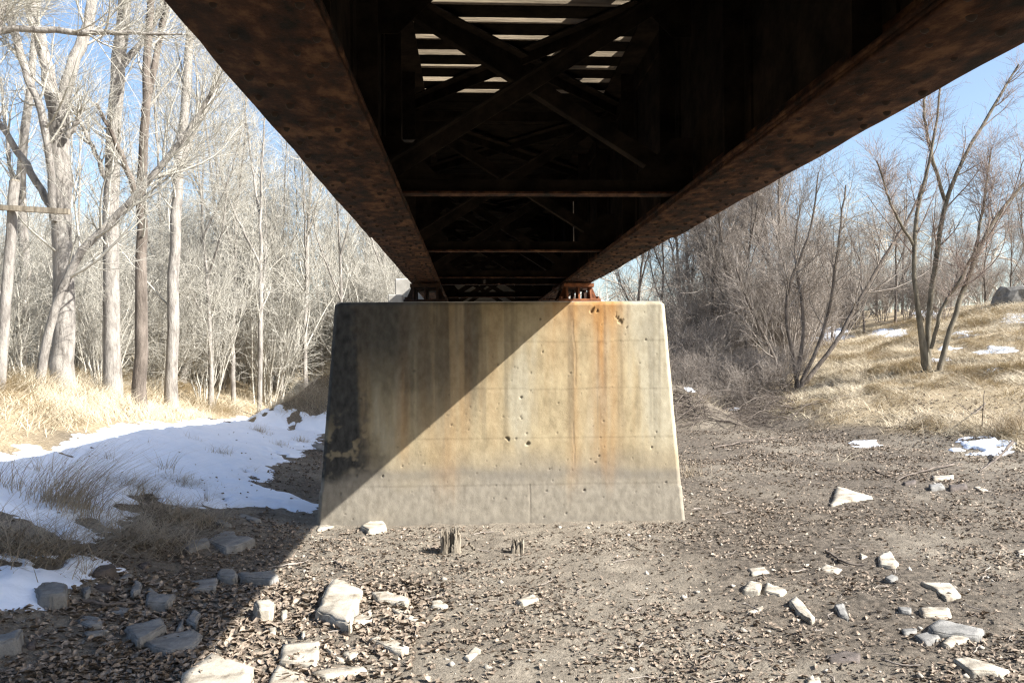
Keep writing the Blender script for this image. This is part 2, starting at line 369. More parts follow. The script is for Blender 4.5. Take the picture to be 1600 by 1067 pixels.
def span(label, y0, y1, frames, ties, rivets_near):
    root = empty('railway_bridge_span', (0, 0, 0))
    for gi, gx in enumerate(GXS):
        gr = empty('girder', (0, 0, 0)); gr.parent = root
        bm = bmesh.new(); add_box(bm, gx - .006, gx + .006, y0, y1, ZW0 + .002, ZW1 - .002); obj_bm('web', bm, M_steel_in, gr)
        sd = gi * 13 + int(y0)
        plate('bottom_flange_plate', gx - .186, gx + .186, y0, y1, ZB + .012, ZW0, M_steel, gr, .004, sd)
        c0, c1 = (y0 + .9, y1 - 1.1)
        plate('bottom_cover_plate', gx - .180, gx + .180, c0, c1, ZB - .004, ZB + .011, M_steel, gr, .006, sd + 3)
        plate('bottom_cover_plate', gx - .183, gx + .183, y0 + 2.6, y1 - 4.6, ZB - .02, ZB - .005, M_steel, gr, .007, sd + 5)
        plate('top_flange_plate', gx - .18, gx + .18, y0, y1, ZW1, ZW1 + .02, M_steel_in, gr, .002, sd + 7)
        for s in (-1, 1):
            bm = bmesh.new(); a, b = sorted((gx + s * .0065, gx + s * .022))
            add_box(bm, a, b, y0, y1, ZW0 + .002, ZW0 + .15); a, b = sorted((gx + s * .022, gx + s * .155))
            add_box(bm, a, b, y0, y1, ZW0 + .002, ZW0 + .018); obj_bm('flange_angle', bm, M_steel, gr)
            bm = bmesh.new(); a, b = sorted((gx + s * .0065, gx + s * .022))
            add_box(bm, a, b, y0, y1, ZW1 - .15, ZW1 - .002); obj_bm('flange_angle', bm, M_steel_in, gr)
            yy = y0 + .06
            while yy < y1:
                bm = bmesh.new(); a, b = sorted((gx + s * .0225, gx + s * .125))
                add_box(bm, a, b, yy - .006, yy + .006, ZW0 + .02, ZW1 - .004)
                a, b = sorted((gx + s * .0068, gx + s * .019)); add_box(bm, a, b, yy - .09, yy - .007, ZW0 + .155, ZW1 - .155)
                obj_bm('stiffener', bm, M_steel_in, gr); yy += 1.37
        # rivet heads under the flange, staggered rows either side of the web
        far = []; rv_r = np.random.default_rng(31 + gi)
        k = 0; yy = max(y0 + .1, .6)
        while yy < y1 - .05:
            for dx in ((-.14, .07) if k % 2 else (-.07, .14)):
                z = ZB - .02 if y0 + 2.6 < yy < y1 - 4.6 else (ZB - .004 if c0 < yy < c1 else ZB + .012)
                if rv_r.random() < .12: continue
                jx, jy = rv_r.normal(0, .008, 2)
                if rivets_near and 1.4 < yy < 8.0:
                    r = bpy.data.objects.new('rivet', RIV); r.location = (gx + dx + jx, yy + jy, z + .001); r.scale = (rv_r.uniform(.75, 1.2),) * 3; COL.objects.link(r); r.parent = gr
                else: far.append((gx + dx + jx, yy + jy, z + .001))
            yy += .105; k += 1
        rv = np.array([v.co[:] for v in RIV.vertices]); V = []; Fq = []
        for p in far:
            o_ = len(V) * len(rv); V.append(rv + np.array(p)); Fq += [tuple(i + o_ for i in q.vertices) for q in RIV.polygons if len(q.vertices) == 4]
        if V:
            o = mesh_np('rivets', np.concatenate(V), Fq, M_rivet, gr, True); o['kind'] = 'stuff'
    xl, xr = GXS[0] + .024, GXS[1] - .024
    for fy in frames:
        fr = empty('cross_frame', (0, 0, 0)); fr.parent = root
        bm = bmesh.new(); add_box(bm, xl, xr, fy + .09, fy + .102, ZW0 + .033, ZW0 + .12); bs = obj_bm('bottom_strut', bm, M_steel_in, fr); bm = bmesh.new(); add_box(bm, xl, xr, fy, fy + .102, ZW0 + .02, ZW0 + .032); obj_bm('lower_leg', bm, M_steel if fy > 3 else M_steel_in, bs)  # lit edge put into the colour: brighter lower leg, darker upright leg
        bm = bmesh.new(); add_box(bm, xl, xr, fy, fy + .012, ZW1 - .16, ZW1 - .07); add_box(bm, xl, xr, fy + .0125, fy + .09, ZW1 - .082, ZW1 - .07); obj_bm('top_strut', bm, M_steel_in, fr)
        for s, yo in ((1, -.014), (-1, .13)):
            a = (xl + .06, fy + yo, ZW0 + .13) if s > 0 else (xr - .06, fy + yo, ZW0 + .13)
            b = (xr - .06, fy + yo, ZW1 - .12) if s > 0 else (xl + .06, fy + yo, ZW1 - .12)
            bm = bmesh.new(); add_bar(bm, a, b, .012, .09, (0, 1, 0))
            a2 = (a[0], a[1] + .045 * (1 if s < 0 else -1), a[2]); b2 = (b[0], b[1] + .045 * (1 if s < 0 else -1), b[2])
            d = Vector(b) - Vector(a); nrm = Vector((-d.z, 0, d.x)).normalized() * .04
            add_bar(bm, Vector(a2) + nrm, Vector(b2) + nrm, .076, .012, (0, 1, 0))
            obj_bm('diagonal', bm, M_steel_in, fr)
        for gx, s in ((xl, 1), (xr, -1)):
            for z, t in ((ZW0 + .04, 1), (ZW1 - .04, -1)):
                bm = bmesh.new(); vs = [(gx, z), (gx + s * .34, z), (gx + s * .34, z + t * .12), (gx + s * .12, z + t * .34), (gx, z + t * .34)]
                v1 = [bm.verts.new((a, fy + .111, b)) for a, b in vs]; v2 = [bm.verts.new((a, fy + .121, b)) for a, b in vs]
                bm.faces.new(v1); bm.faces.new(v2[::-1])
                for i in range(5): bm.faces.new((v1[i], v1[(i + 1) % 5], v2[(i + 1) % 5], v2[i]))
                obj_bm('gusset_plate', bm, M_steel_in, fr)
    for fa, fb in zip(frames, frames[1:]):
        for a, b, dz in (((xl, fa + .2), (xr, fb - .1), 0), ((xr, fa + .2), (xl, fb - .1), .03)):
            bm = bmesh.new(); add_bar(bm, (a[0], a[1], ZW1 - .03 + dz), (b[0], b[1], ZW1 - .03 + dz), .10, .012, (0, 1, 0)); add_bar(bm, (a[0], a[1] + .06, ZW1 - .075 + dz), (b[0], b[1] + .06, ZW1 - .075 + dz), .012, .08, (0, 1, 0))
            obj_bm('lateral_brace', bm, M_steel_in, root)
    tr = np.random.default_rng(3 + int(y0 + 20))
    yy = y0 + .1
    while yy < y1 - .1:
        op = 5.1 < yy < 7.2; w = .20 + tr.uniform(-.01, .012) if op else .238; pitch = .315 if op else .252
        e = tr.uniform(-.04, .04)
        bm = bmesh.new(); add_box(bm, PC - 1.38 + e, PC + 1.38 + e, yy, yy + w, ZW1 + .021, TT + tr.uniform(-.004, .004), .008)
        tie = obj_bm('timber_tie', bm, M_tie, root); tie.data.materials.append(M_tie_shade)
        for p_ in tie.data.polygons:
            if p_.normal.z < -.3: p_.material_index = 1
        yy += pitch + tr.uniform(-.012, .012) * op
    for x in (PC - .7525, PC + .7525):
        bm = bmesh.new(); add_box(bm, x - .07, x + .07, y0, y1, TT + .006, TT + .022); add_box(bm, x - .009, x + .009, y0, y1, TT + .0225, TT + .135); add_box(bm, x - .036, x + .036, y0, y1, TT + .1355, TT + .175, .006)
        obj_bm('rail', bm, M_rail, root)
    for x in (PC - 1.22, PC + 1.22):
        bm = bmesh.new(); add_box(bm, x - .08, x + .08, y0, y1, TT + .006, TT + .13, .008); obj_bm('guard_timber', bm, M_tie, root)
    tag(root, label, 'bridge', 'steel spans of the railway bridge')
span('rusty steel railway bridge span overhead, nearer of the two, resting on the pier', -7.0, 10.83, [-3.4, -.85, 1.6, 4.85, 7.6, 10.3], True, True)
span('dark far steel bridge span seen behind the pier top', 10.88, 24.5, [11.3, 13.9, 16.5, 19.1, 21.7], True, False)

M_bear_shade = material('shaded_rust', (.012, .008, .006), (.05, .024, .013), 14, .9, .6, 50, dist=.006)  # darker copy of the bearing rust, with shade put into its colour
def bearing(x, y, label, M_bear=M_bear):
    r = empty('bearing', (x, y, ZT))
    bm = bmesh.new(); add_box(bm, -.27, .27, -.20, .20, .003, .045, .006); obj_bm('masonry_plate', bm, M_bear, r)
    bm = bmesh.new(); add_box(bm, -.19, .19, -.15, .15, .20, .246); obj_bm('sole_plate', bm, M_bear, r)
    for dx in (-.15, 0, .15):
        bm = bmesh.new(); v = []
        for q in (-.012, .012):
            v.append([bm.verts.new((dx + q, a, b)) for a, b in ((-.18, .0455), (.18, .0455), (.10, .1995), (-.10, .1995))])
        bm.faces.new(v[0]); bm.faces.new(v[1][::-1])
        for i in range(4): bm.faces.new((v[0][i], v[0][(i + 1) % 4], v[1][(i + 1) % 4], v[1][i]))
        obj_bm('rib', bm, M_bear, r)
    for s in (-1, 1):
        bm = bmesh.new(); v = []
        for q in (-.01, .01):
            v.append([bm.verts.new((a, q, b)) for a, b in ((s * .163, .0455), (s * .255, .0455), (s * .185, .1995), (s * .163, .1995))])
        bm.faces.new(v[0]); bm.faces.new(v[1][::-1])
        for i in range(4): bm.faces.new((v[0][i], v[0][(i + 1) % 4], v[1][(i + 1) % 4], v[1][i]))
        obj_bm('side_rib', bm, M_bear, r)
        bm = bmesh.new(); bmesh.ops.create_cone(bm, cap_ends=True, segments=6, radius1=.022, radius2=.022, depth=.03, matrix=Matrix.Translation((s * .235, -.15, .062))); obj_bm('anchor_bolt', bm, M_bear, r)
    tag(r, label, 'bearing', 'girder bearings on the pier top')
bearing(GXS[0], 10.58, 'shaded rusty bearing under the left girder on the pier top', M_bear_shade)
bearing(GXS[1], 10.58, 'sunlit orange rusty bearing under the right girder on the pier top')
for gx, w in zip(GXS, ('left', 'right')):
    bearing(gx, 11.12, 'rear bearing of the far span under its %s girder on the pier top' % w, M_bear_shade)

# far abutment
ab = empty('bridge_abutment', (PC, 23.9, 0))
bm = bmesh.new(); add_box(bm, -2.3, 2.3, -.6, .6, .2, 2.73, .03); obj_bm('bridge_seat', bm, M_conc2, ab)
bm = bmesh.new(); add_box(bm, -2.6, 2.6, .61, 1.1, .2, 4.3, .03); obj_bm('backwall', bm, M_conc2, ab)
for s in (-1, 1):
    bm = bmesh.new(); a, b = sorted((s * 2.301, s * 2.7)); add_box(bm, a, b, -.45, .6, .2, 3.75, .02); obj_bm('wing_wall', bm, M_conc2, ab)
tag(ab, 'pale concrete abutment at the far end of the bridge behind the pier', 'abutment')

# ------------------------------------------------------------------ tree building
def unit(v): return v / (np.linalg.norm(v, axis=-1, keepdims=True) + 1e-9)
def tubes(pts, rad, sides):
    N, P = pts.shape[:2]
    t = np.empty_like(pts); t[:, 1:-1] = pts[:, 2:] - pts[:, :-2]; t[:, 0] = pts[:, 1] - pts[:, 0]; t[:, -1] = pts[:, -1] - pts[:, -2]
    t = unit(t); mean = unit(pts[:, -1] - pts[:, 0])
    ref = np.where(np.abs(mean[:, 2:3]) > .8, np.array([[1., 0, 0]]), np.array([[0, 0, 1.]]))[:, None, :]
    s = unit(np.cross(t, np.broadcast_to(ref, t.shape))); u = np.cross(t, s)
    a = np.linspace(0, 2 * np.pi, sides, endpoint=False)
    V = pts[:, :, None] + rad[:, :, None, None] * (np.cos(a)[None, None, :, None] * s[:, :, None] + np.sin(a)[None, None, :, None] * u[:, :, None])
    idx = np.arange(N * P * sides).reshape(N, P, sides); nx_ = np.roll(idx, -1, 2)
    F = np.stack([idx[:, :-1], nx_[:, :-1], nx_[:, 1:], idx[:, 1:]], -1).reshape(-1, 4)
    return V.reshape(-1, 3), F
def resample(pts, rad, P, wig, r):
    pts = np.asarray(pts, float); d = np.concatenate([[0], np.cumsum(np.linalg.norm(np.diff(pts, axis=0), axis=1))])
    u = np.linspace(0, d[-1], P)
    q = np.stack([np.interp(u, d, pts[:, k]) for k in range(3)], -1)
    for _ in range(2): q[1:-1] = (q[:-2] + 2 * q[1:-1] + q[2:]) / 4
    q[1:] += r.normal(0, wig, (P - 1, 3))
    return q, np.interp(u, d, rad)
def kids(pts, rad, n, lo, hi, l0, l1, ang, P, upw, wig, rf, r, rmax=9, droop=0):
    N, P0 = pts.shape[:2]
    t = r.uniform(lo, hi, (N, n)) * (P0 - 1); i = np.clip(t.astype(int), 0, P0 - 2); f = (t - i)[..., None]
    k = np.arange(N)[:, None]
    base = pts[k, i] * (1 - f) + pts[k, i + 1] * f; tan = unit(pts[k, i + 1] - pts[k, i]); rb = rad[k, i]
    rnd = r.normal(0, 1, (N, n, 3)); perp = unit(rnd - tan * (rnd * tan).sum(-1, keepdims=True))
    an = r.normal(ang, ang * .25, (N, n, 1))
    d = unit(tan * np.cos(an) + perp * np.sin(an)).reshape(-1, 3)
    L = (r.uniform(l0, l1, (N, n)) * (1.15 - .6 * t / (P0 - 1))).reshape(-1)
    out = np.empty((N * n, P, 3)); out[:, 0] = base.reshape(-1, 3)
    for j in range(1, P):
        d = unit(d + r.normal(0, wig, d.shape) + np.array([0, 0, upw]))
        out[:, j] = out[:, j - 1] + d * (L / (P - 1))[:, None]
    rr = np.minimum(rb.reshape(-1) * rf, rmax)
    R = rr[:, None] * np.linspace(1, .3, P)[None]
    return out, R
class Build:
    def __init__(s): s.V = []; s.F = []; s.n = 0
    def add(s, V, F): s.V.append(V); s.F.append(F + s.n); s.n += len(V)
    def obj(s, name, mat, parent=None, smooth=True): return mesh_np(name, np.concatenate(s.V), np.concatenate(s.F), mat, parent, smooth)
def make_tree(name, label, cat, stems, bark, twig, r, n1=16, n2=8, n3=7, l1=(1.2, 3.0), tw=.0034, ang=.8, upw=.12, group=None, lo=.3, origin=None, big=None):
    """stems: list of (points, radii) in world space; crown grown from them"""
    o0 = np.array(origin if origin is not None else stems[0][0][0], float)
    root = empty(name, tuple(o0)); T = Build(); C = Build()
    A = []; R = []
    for pts, rad in stems:
        q, rr = resample(np.asarray(pts) - o0, rad, 18, .012, r)
        A.append(q); R.append(rr)
    A = np.array(A); R = np.array(R)
    V, F = tubes(A, R, 12)
    V = V + (fbm(V[:, 0] * 6 + V[:, 1] * 6, V[:, 2] * 1.5, 1, 3, 3)[:, None] * .03 * np.repeat(np.repeat(R.ravel(), 12)[:, None] * 8, 3, 1).clip(0, 1))
    T.add(V, F)
    lens = np.linalg.norm(A[:, -1] - A[:, 0], axis=1)
    ratio = np.clip(lens / lens.max(), .3, 1)
    b1, r1 = kids(A, R, n1, lo, 1, l1[0], l1[1], ang, 8, upw, .09, .42, r, rmax=.03)
    sc = np.repeat(ratio, n1)[:, None, None]; b1 = b1[:, :1] + (b1 - b1[:, :1]) * sc
    C.add(*tubes(b1, np.maximum(r1, tw * 1.4), 4))
    b2, r2 = kids(b1, r1, n2, .15, 1, l1[0] * .35, l1[1] * .5, .75, 5, upw * .5, .11, .5, r, rmax=.010)
    C.add(*tubes(b2, np.maximum(r2, tw), 3))
    b3, r3 = kids(b2, r2, n3, .1, 1, l1[0] * .2, l1[1] * .3, .65, 3, upw * .4, .14, .5, r, rmax=.005)
    C.add(*tubes(b3, np.maximum(r3, tw * .8), 3))
    T.obj('trunk', bark, root); C.obj('crown', twig, root, False)
    tag(root, label, cat, group)
    return root
def copy_tree(o, loc, rz, s, label=None, sz=1.0):
    c = o.copy(); COL.objects.link(c); c.location = loc; c.rotation_euler = (0, 0, rz); c.scale = (s, s, s * sz)
    if label: c['label'] = label
    for ch in o.children:
        k = ch.copy(); COL.objects.link(k); k.parent = c
    return c
def pl(D, pts, spread=0.0):
    """pixel polyline at distance D -> points and radii (px,py,rpx[,dD])"""
    P = []; R = []
    for q in pts:
        d = D + (q[3] if len(q) > 3 else 0); P.append(at(q[0], q[1], d)); R.append(q[2] * d / FPX)
    P = np.array(P); return P, R
def footed(P, R, sink=.15):
    P = P.copy(); z = float(H(P[0, 0], P[0, 1])) - sink
    P = np.vstack([[P[0, 0], P[0, 1], z], P]) if P[0, 2] > z + .05 else np.vstack([[P[0, 0], P[0, 1], z], P[1:]])
    R = [R[0] * 1.25] + list(R) if len(P) == len(R) + 1 else [R[0] * 1.2] + list(R[1:])
    return P, R
tr = np.random.default_rng(23)
def T(name, label, D, stems, bark=M_bark, twig=M_twig, **kw):
    S = [pl(D, s) for s in stems]; S[0] = footed(*S[0])
    foot = kw.pop('feet', ())
    for i in foot: S[i] = footed(*S[i])
    return make_tree(name, label, 'tree', S, bark, twig, tr, **kw)

T('cottonwood_tree', 'thick pale trunk forking in two high up, beside the utility pole', 16.5,
  [[(98, 590, 17), (100, 450, 15), (97, 330, 14), (93, 210, 14.5), (90, 150, 15)],
   [(86, 170, 11), (70, 90, 9), (52, 30, 8), (36, -60, 6), (20, -160, 3)],
   [(94, 170, 10, .1), (115, 100, 9, .2), (136, 45, 8, .4), (152, -40, 6, .6), (170, -150, 3, .8)],
   [(84, 345, 6, -.2), (77, 230, 5.5, -.4), (66, 170, 5.5, -.4), (40, 120, 5.5, -.4), (20, 40, 6, -.4), (2, -60, 4, -.4)],
   [(88, 335, 6, .2), (52, 275, 5.5, .3), (25, 235, 5, .4), (-5, 185, 4, .5), (-50, 120, 2, .5)],
   [(104, 215, 4.5, -.2), (118, 195, 4, -.2), (129, 168, 2.5, -.2)]], n1=9, n2=6, n3=4, lo=.25)
T('cottonwood_tree', 'tall straight pale trunk just right of the thick forked trunk', 19,
  [[(176, 590, 13), (172, 400, 11.5), (175, 250, 11), (183, 120, 10.5), (200, -40, 9), (212, -200, 4)],
   [(185, 110, 6), (235, 50, 4, .4), (275, -30, 3, .8)], [(176, 300, 4), (130, 200, 3, -.5), (95, 130, 1.5, -.8)]], n1=10, n2=6, n3=5, lo=.25)
T('black_trunk_tree', 'tall tree with a dark lower trunk, right of the straight pale trunk', 18,
  [[(218, 590, 10), (222, 450, 8.5), (221, 300, 7.5), (228, 150, 6), (237, -40, 5), (243, -180, 3)],
   [(226, 175, 6), (245, 90, 5, .3), (264, -10, 4, .5), (280, -110, 2, .8)], [(222, 330, 5), (190, 240, 4, -.3), (150, 160, 2, -.5)]], bark=M_bark_d, n1=10, n2=6, n3=5, lo=.3)
T('slender_tree', 'slender pale tree nearest the left girder edge, standing behind the leaning trunk', 22,
  [[(268, 585, 9), (274, 350, 8), (286, 180, 7), (298, 50, 6), (305, -80, 3)], [(280, 260, 4), (330, 150, 3, .4), (350, 60, 2, .6)]], n1=12, lo=.2)
T('leaning_tree', 'pale trunk leaning far to the right across the other trunks', 15.2,
  [[(62, 560, 6.5), (112, 405, 6), (200, 318, 5.5), (256, 256, 5), (290, 214, 4.5), (346, 122, 2)]], n1=22, n2=7, lo=.25, ang=.6)
T('broken_snag', 'short broken pale snag leaning right, left one of two in the dry grass', float(ground(236, 596)[1]),
  [[(236, 592, 5.5), (250, 545, 5), (264, 498, 4.5), (276, 458, 3)]], n1=6, n2=4, n3=3, l1=(.3, .8), lo=.4)
T('broken_snag', 'short broken pale snag leaning right, right one of two in the dry grass', float(ground(284, 596)[1]),
  [[(284, 592, 6), (300, 545, 5.5), (311, 515, 5), (321, 494, 3.5)]], n1=5, n2=4, n3=3, l1=(.3, .7), lo=.4)
T('overhanging_tree', 'tree at the left picture edge with one long level branch across the sky', 13,
  [[(-70, 590, 16), (-66, 300, 14), (-60, 120, 12), (-56, -60, 9)],
   [(-60, 60, 6), (0, 47, 5, .1), (70, 45, 5, .2), (130, 52, 4.5, .3), (215, 52, 3, .4), (285, 54, 1.5, .5)],
   [(-60, 200, 6), (-20, 110, 5), (10, 0, 3)]], n1=14, lo=.35)
T('bottomland_tree', 'grey trunk at the far left edge behind the utility pole', 21,
  [[(28, 585, 9), (40, 420, 8), (30, 300, 7), (45, 150, 6), (60, 0, 4)], [(36, 380, 4), (15, 250, 3), (0, 120, 1.5)]], n1=8, n2=6, n3=5)
def slim(label, group, bark, twig, hgt, seed, name):
    r = np.random.default_rng(seed); st = []
    lean = r.normal(0, .06, 2)
    P = np.array([[lean[0] * h * h / hgt + r.normal(0, .06), lean[1] * h * h / hgt, h] for h in np.linspace(0, hgt, 6)]); P[0] = (0, 0, -.3)
    st.append((P, list(np.linspace(.075, .015, 6))))
    for f in (.28, .45, .6):
        k = P[0] + (P[-1] - P[0]) * f; k = np.array([np.interp(f * hgt, P[:, 2], P[:, 0]), np.interp(f * hgt, P[:, 2], P[:, 1]), f * hgt]); a = r.uniform(0, 6.28); L = hgt * r.uniform(.3, .5)
        d = np.array([math.cos(a) * .45, math.sin(a) * .45, 1.0])
        st.append((np.array([k, k + d * L * .5 + r.normal(0, .1, 3), k + d * L * np.array([.8, .8, 1])]), [.036, .026, .010]))
    return make_tree(name, label, 'tree', st, bark, twig, r, n1=13, n2=7, n3=5, l1=(1.0, 2.6), group=group, lo=.12, origin=(0, 0, 0), ang=.65)
used = set()
def put(protos, i, x, y, s, sz=1.0):
    p = protos[i % len(protos)]; z = float(H(x, y)); rz = tr.uniform(0, 6.28)
    if id(p) not in used:
        used.add(id(p)); p.location = (x, y, z); p.rotation_euler = (0, 0, rz); p.scale = (s, s, s * sz)
    else: copy_tree(p, (x, y, z), rz, s, None, sz)
slim_l = [slim('slim bare grey tree in the thicket left of the bridge', 'slim bare trees of the left thicket', M_bark, M_twig, 9.5, 300 + k, 'woodland_tree') for k in range(4)]
for k, (x, D) in enumerate([(330, 24), (365, 28), (405, 26), (440, 31), (476, 29), (505, 34), (535, 30), (568, 36), (600, 33), (628, 38), (255, 30), (312, 33), (120, 36), (385, 38), (455, 40), (20, 40), (420, 33), (350, 31), (545, 42), (585, 45)]):
    p = at(x, 560, D); put(slim_l, k, p[0], p[1], tr.uniform(.85, 1.25), tr.uniform(.9, 1.15))
# right bank
T('forked_tree', 'greenish forked tree with upright stems on the grassy right bank', 24,
  [[(1449, 586, 7), (1441, 530, 5), (1431, 470, 3.7), (1426, 390, 3.3), (1436, 310, 2.8), (1456, 240, 2.2), (1468, 150, 1.5), (1478, 60, 2)],
   [(1450, 570, 5, .1), (1448, 500, 4.2, .2), (1462, 410, 3.8, .3), (1476, 310, 3.4, .3), (1508, 240, 2.7, .4), (1556, 160, 2.4, .5), (1592, 100, 1.4, .6)],
   [(1476, 312, 3, .3), (1458, 250, 2.6, .1), (1442, 180, 2, 0), (1450, 110, 2, 0)],
   [(1455, 545, 3, -.1), (1470, 480, 2.8, -.3), (1502, 436, 2.4, -.5), (1530, 380, 2, -.6)],
   [(1428, 385, 2.4, 0), (1395, 330, 2, -.2), (1370, 250, 1.2, -.4)]], bark=M_bark_g, twig=M_twig_r, n1=15, n2=8, n3=6, lo=.3, l1=(.9, 2.6), ang=.65)
T('leaning_bank_tree', 'single greenish trunk leaning right beside the forked tree', 23.6,
  [[(1466, 584, 4.6), (1490, 500, 4), (1520, 410, 3.5), (1546, 350, 2.9), (1600, 288, 2.2), (1650, 230, 2)], [(1520, 410, 2.6), (1535, 330, 2, .2), (1548, 240, 1.4, .3)]], bark=M_bark_g, twig=M_twig_r, n1=18, lo=.35, ang=.65)
T('multi_stem_tree', 'dark multi-stemmed tree fanning out of the bank edge right of the pier', 26,
  [[(1248, 600, 3.6), (1240, 560, 3), (1226, 495, 3.0), (1232, 440, 2.6), (1265, 375, 2), (1280, 270, 1)],
   [(1250, 598, 3.6), (1278, 545, 3), (1298, 480, 2.5), (1306, 410, 2.3), (1322, 290, 1.2)],
   [(1252, 598, 4, .3), (1300, 548, 3.4, .4), (1345, 465, 2.9, .6), (1385, 395, 2.8, .8), (1425, 335, 1.8, .9), (1440, 290, 2, 1)],
   [(1226, 602, 3.2, -.3), (1204, 545, 2.8, -.4), (1172, 480, 2.2, -.5), (1150, 420, 1.4, -.6)],
   [(1244, 598, 3.2, .2), (1258, 500, 2.6, .4), (1240, 400, 2, .5), (1250, 320, 1.2, .5)]], bark=M_bark_d, twig=M_twig_d, n1=14, n2=7, n3=5, lo=.3, feet=(1, 2, 3, 4))
slim_r = [slim('slim dark tree of the brushy wood beyond the right bank', 'slim trees beyond the right bank', M_bark_d, M_twig_d, 7.0, 400 + k, 'bank_tree') for k in range(4)]
for k, (x, D) in enumerate([(1084, 34), (1098, 36), (1066, 37), (1150, 33), (1140, 30), (1172, 36), (1206, 33), (1330, 40), (1370, 44), (1410, 42), (1540, 40), (1580, 38), (1610, 34), (1030, 36), (1000, 40), (1290, 45), (1120, 40), (1190, 42), (1235, 38), (1500, 46), (1455, 44), (1110, 31), (1165, 30), (1225, 32), (1265, 35), (1300, 37), (1350, 36), (1400, 38), (1130, 35)]):
    p = at(x, 545, D); put(slim_r, k, p[0], p[1], tr.uniform(.85, 1.25) * (1.1 if x < 1260 else .72), tr.uniform(.9, 1.2))

# shrubs of the thickets: three kinds, copied
def shrub(label, bark, twig, ns, hgt, spread, group, seed):
    r = np.random.default_rng(seed); st = []
    for i in range(ns):
        a = r.uniform(0, 2 * np.pi); b = np.array([math.cos(a), math.sin(a), 0]) * r.uniform(.02, .35); h = hgt * r.uniform(.6, 1)
        tip = b + np.array([math.cos(a), math.sin(a), 0]) * spread * r.uniform(.3, 1) + np.array([0, 0, h])
        mid = (b + tip) / 2 + r.normal(0, .15, 3) + np.array([0, 0, h * .08])
        b[2] = -.15; st.append((np.array([b, mid, tip]), [.022, .014, .005]))
    o = make_tree('shrub', label, 'shrub', st, bark, twig, r, n1=10, n2=6, n3=4, l1=(.6, 2.0), tw=.0034, group=group, lo=.1, origin=(0, 0, 0), ang=.7)
    return o
sp_l = [shrub('pale leafless shrub in the thicket left of the bridge', M_twig, M_twig, 11, 3.6, 1.6, 'pale shrubs of the left thicket', 100 + i) for i in range(3)]
sp_r = [shrub('brown leafless shrub in the brush beyond the right bank', M_twig_d, M_twig_d, 11, 2.8, 1.8, 'brown shrubs beyond the right bank', 200 + i) for i in range(3)]
i = 0
while i < 58:
    px = tr.uniform(-20, 640); D = tr.uniform(18.5, 40)
    if px > 420 and D < 25: continue
    p = at(px, 560, D)
    if p[0] > -6.3 + .0 and D < 30: continue
    put(sp_l, i, p[0], p[1], tr.uniform(.7, 1.2), tr.uniform(.9, 1.25)); i += 1
i = 0
while i < 40:
    px = tr.uniform(1045, 1640); D = tr.uniform(26, 48)
    p = at(px, 545, D)
    if px > 1270 and D < 33: continue
    if p[0] < 5.6: continue
    s = tr.uniform(.7, 1.15) * (.75 if px > 1300 else 1)
    put(sp_r, i, p[0], p[1], s, tr.uniform(.9, 1.3)); i += 1

for i in range(34):
    px = tr.uniform(260, 640); D = tr.uniform(24, 40); p = at(px, 560, D)
    if p[0] < -6.5 or D > 31: put(sp_l, i, p[0], p[1], tr.uniform(1.1, 1.7), tr.uniform(1.0, 1.4))
for i in range(5):
    p = at(1070 + 40 * i, 560, tr.uniform(29, 35))
    if p[0] > 5.8: put(sp_r, i, p[0], p[1], tr.uniform(1.0, 1.5), tr.uniform(1.0, 1.3))

sp_b = [shrub('low dark arching shrub on the bank just right of the pier', M_twig_d, M_twig_d, 12, 1.6, 1.9, 'low arching shrubs right of the pier', 260 + i) for i in range(2)]
for i, (px, D) in enumerate([(1065, 25.5), (1092, 27), (1118, 25), (1140, 26.5), (1168, 25.5), (1195, 27.5), (1212, 26), (1080, 29), (1155, 29.5), (1235, 28.5)]):
    p = at(px, 600, D); put(sp_b, i, p[0], p[1], tr.uniform(.5, .8), tr.uniform(.8, 1.1))

# far-off wood that reads as one mass
W = Build(); r = np.random.default_rng(77); st = []
for k in range(150):
    y = r.uniform(46, 105); x = r.uniform(-.62, .68) * y; z = float(H(x, y)); h = r.uniform(4, 8) * (1 if x < 0 else 1.15) * (.62 if x / y < -.33 else 1)
    st.append(np.stack([np.array([x, y, z - .2]) + np.array([r.normal(0, .3), 0, 1.0]) * h * q + r.normal(0, .06, 3) for q in np.linspace(0, 1, 8)]))
st = np.array(st); rad = np.linspace(.14, .03, 8)[None] * np.ones((len(st), 1))
W.add(*tubes(st, rad, 5))
b1, r1 = kids(st, rad, 13, .12, 1, 1.5, 4.0, .7, 6, .15, .16, .5, r, rmax=.04); W.add(*tubes(b1, np.maximum(r1, .012), 3))
b2, r2 = kids(b1, r1, 5, .15, 1, .6, 1.8, .7, 4, .1, .2, .6, r, rmax=.015); W.add(*tubes(b2, np.maximum(r2, .009), 3))
o = W.obj('distant_woods', M_twig, None, False); o['kind'] = 'stuff'; o['label'] = 'hazy grey bare woods far behind the bridge'; o['category'] = 'woods'

M_brush = material('dark_brush', (.055, .043, .035), (.20, .165, .135), 3, .9, 0)
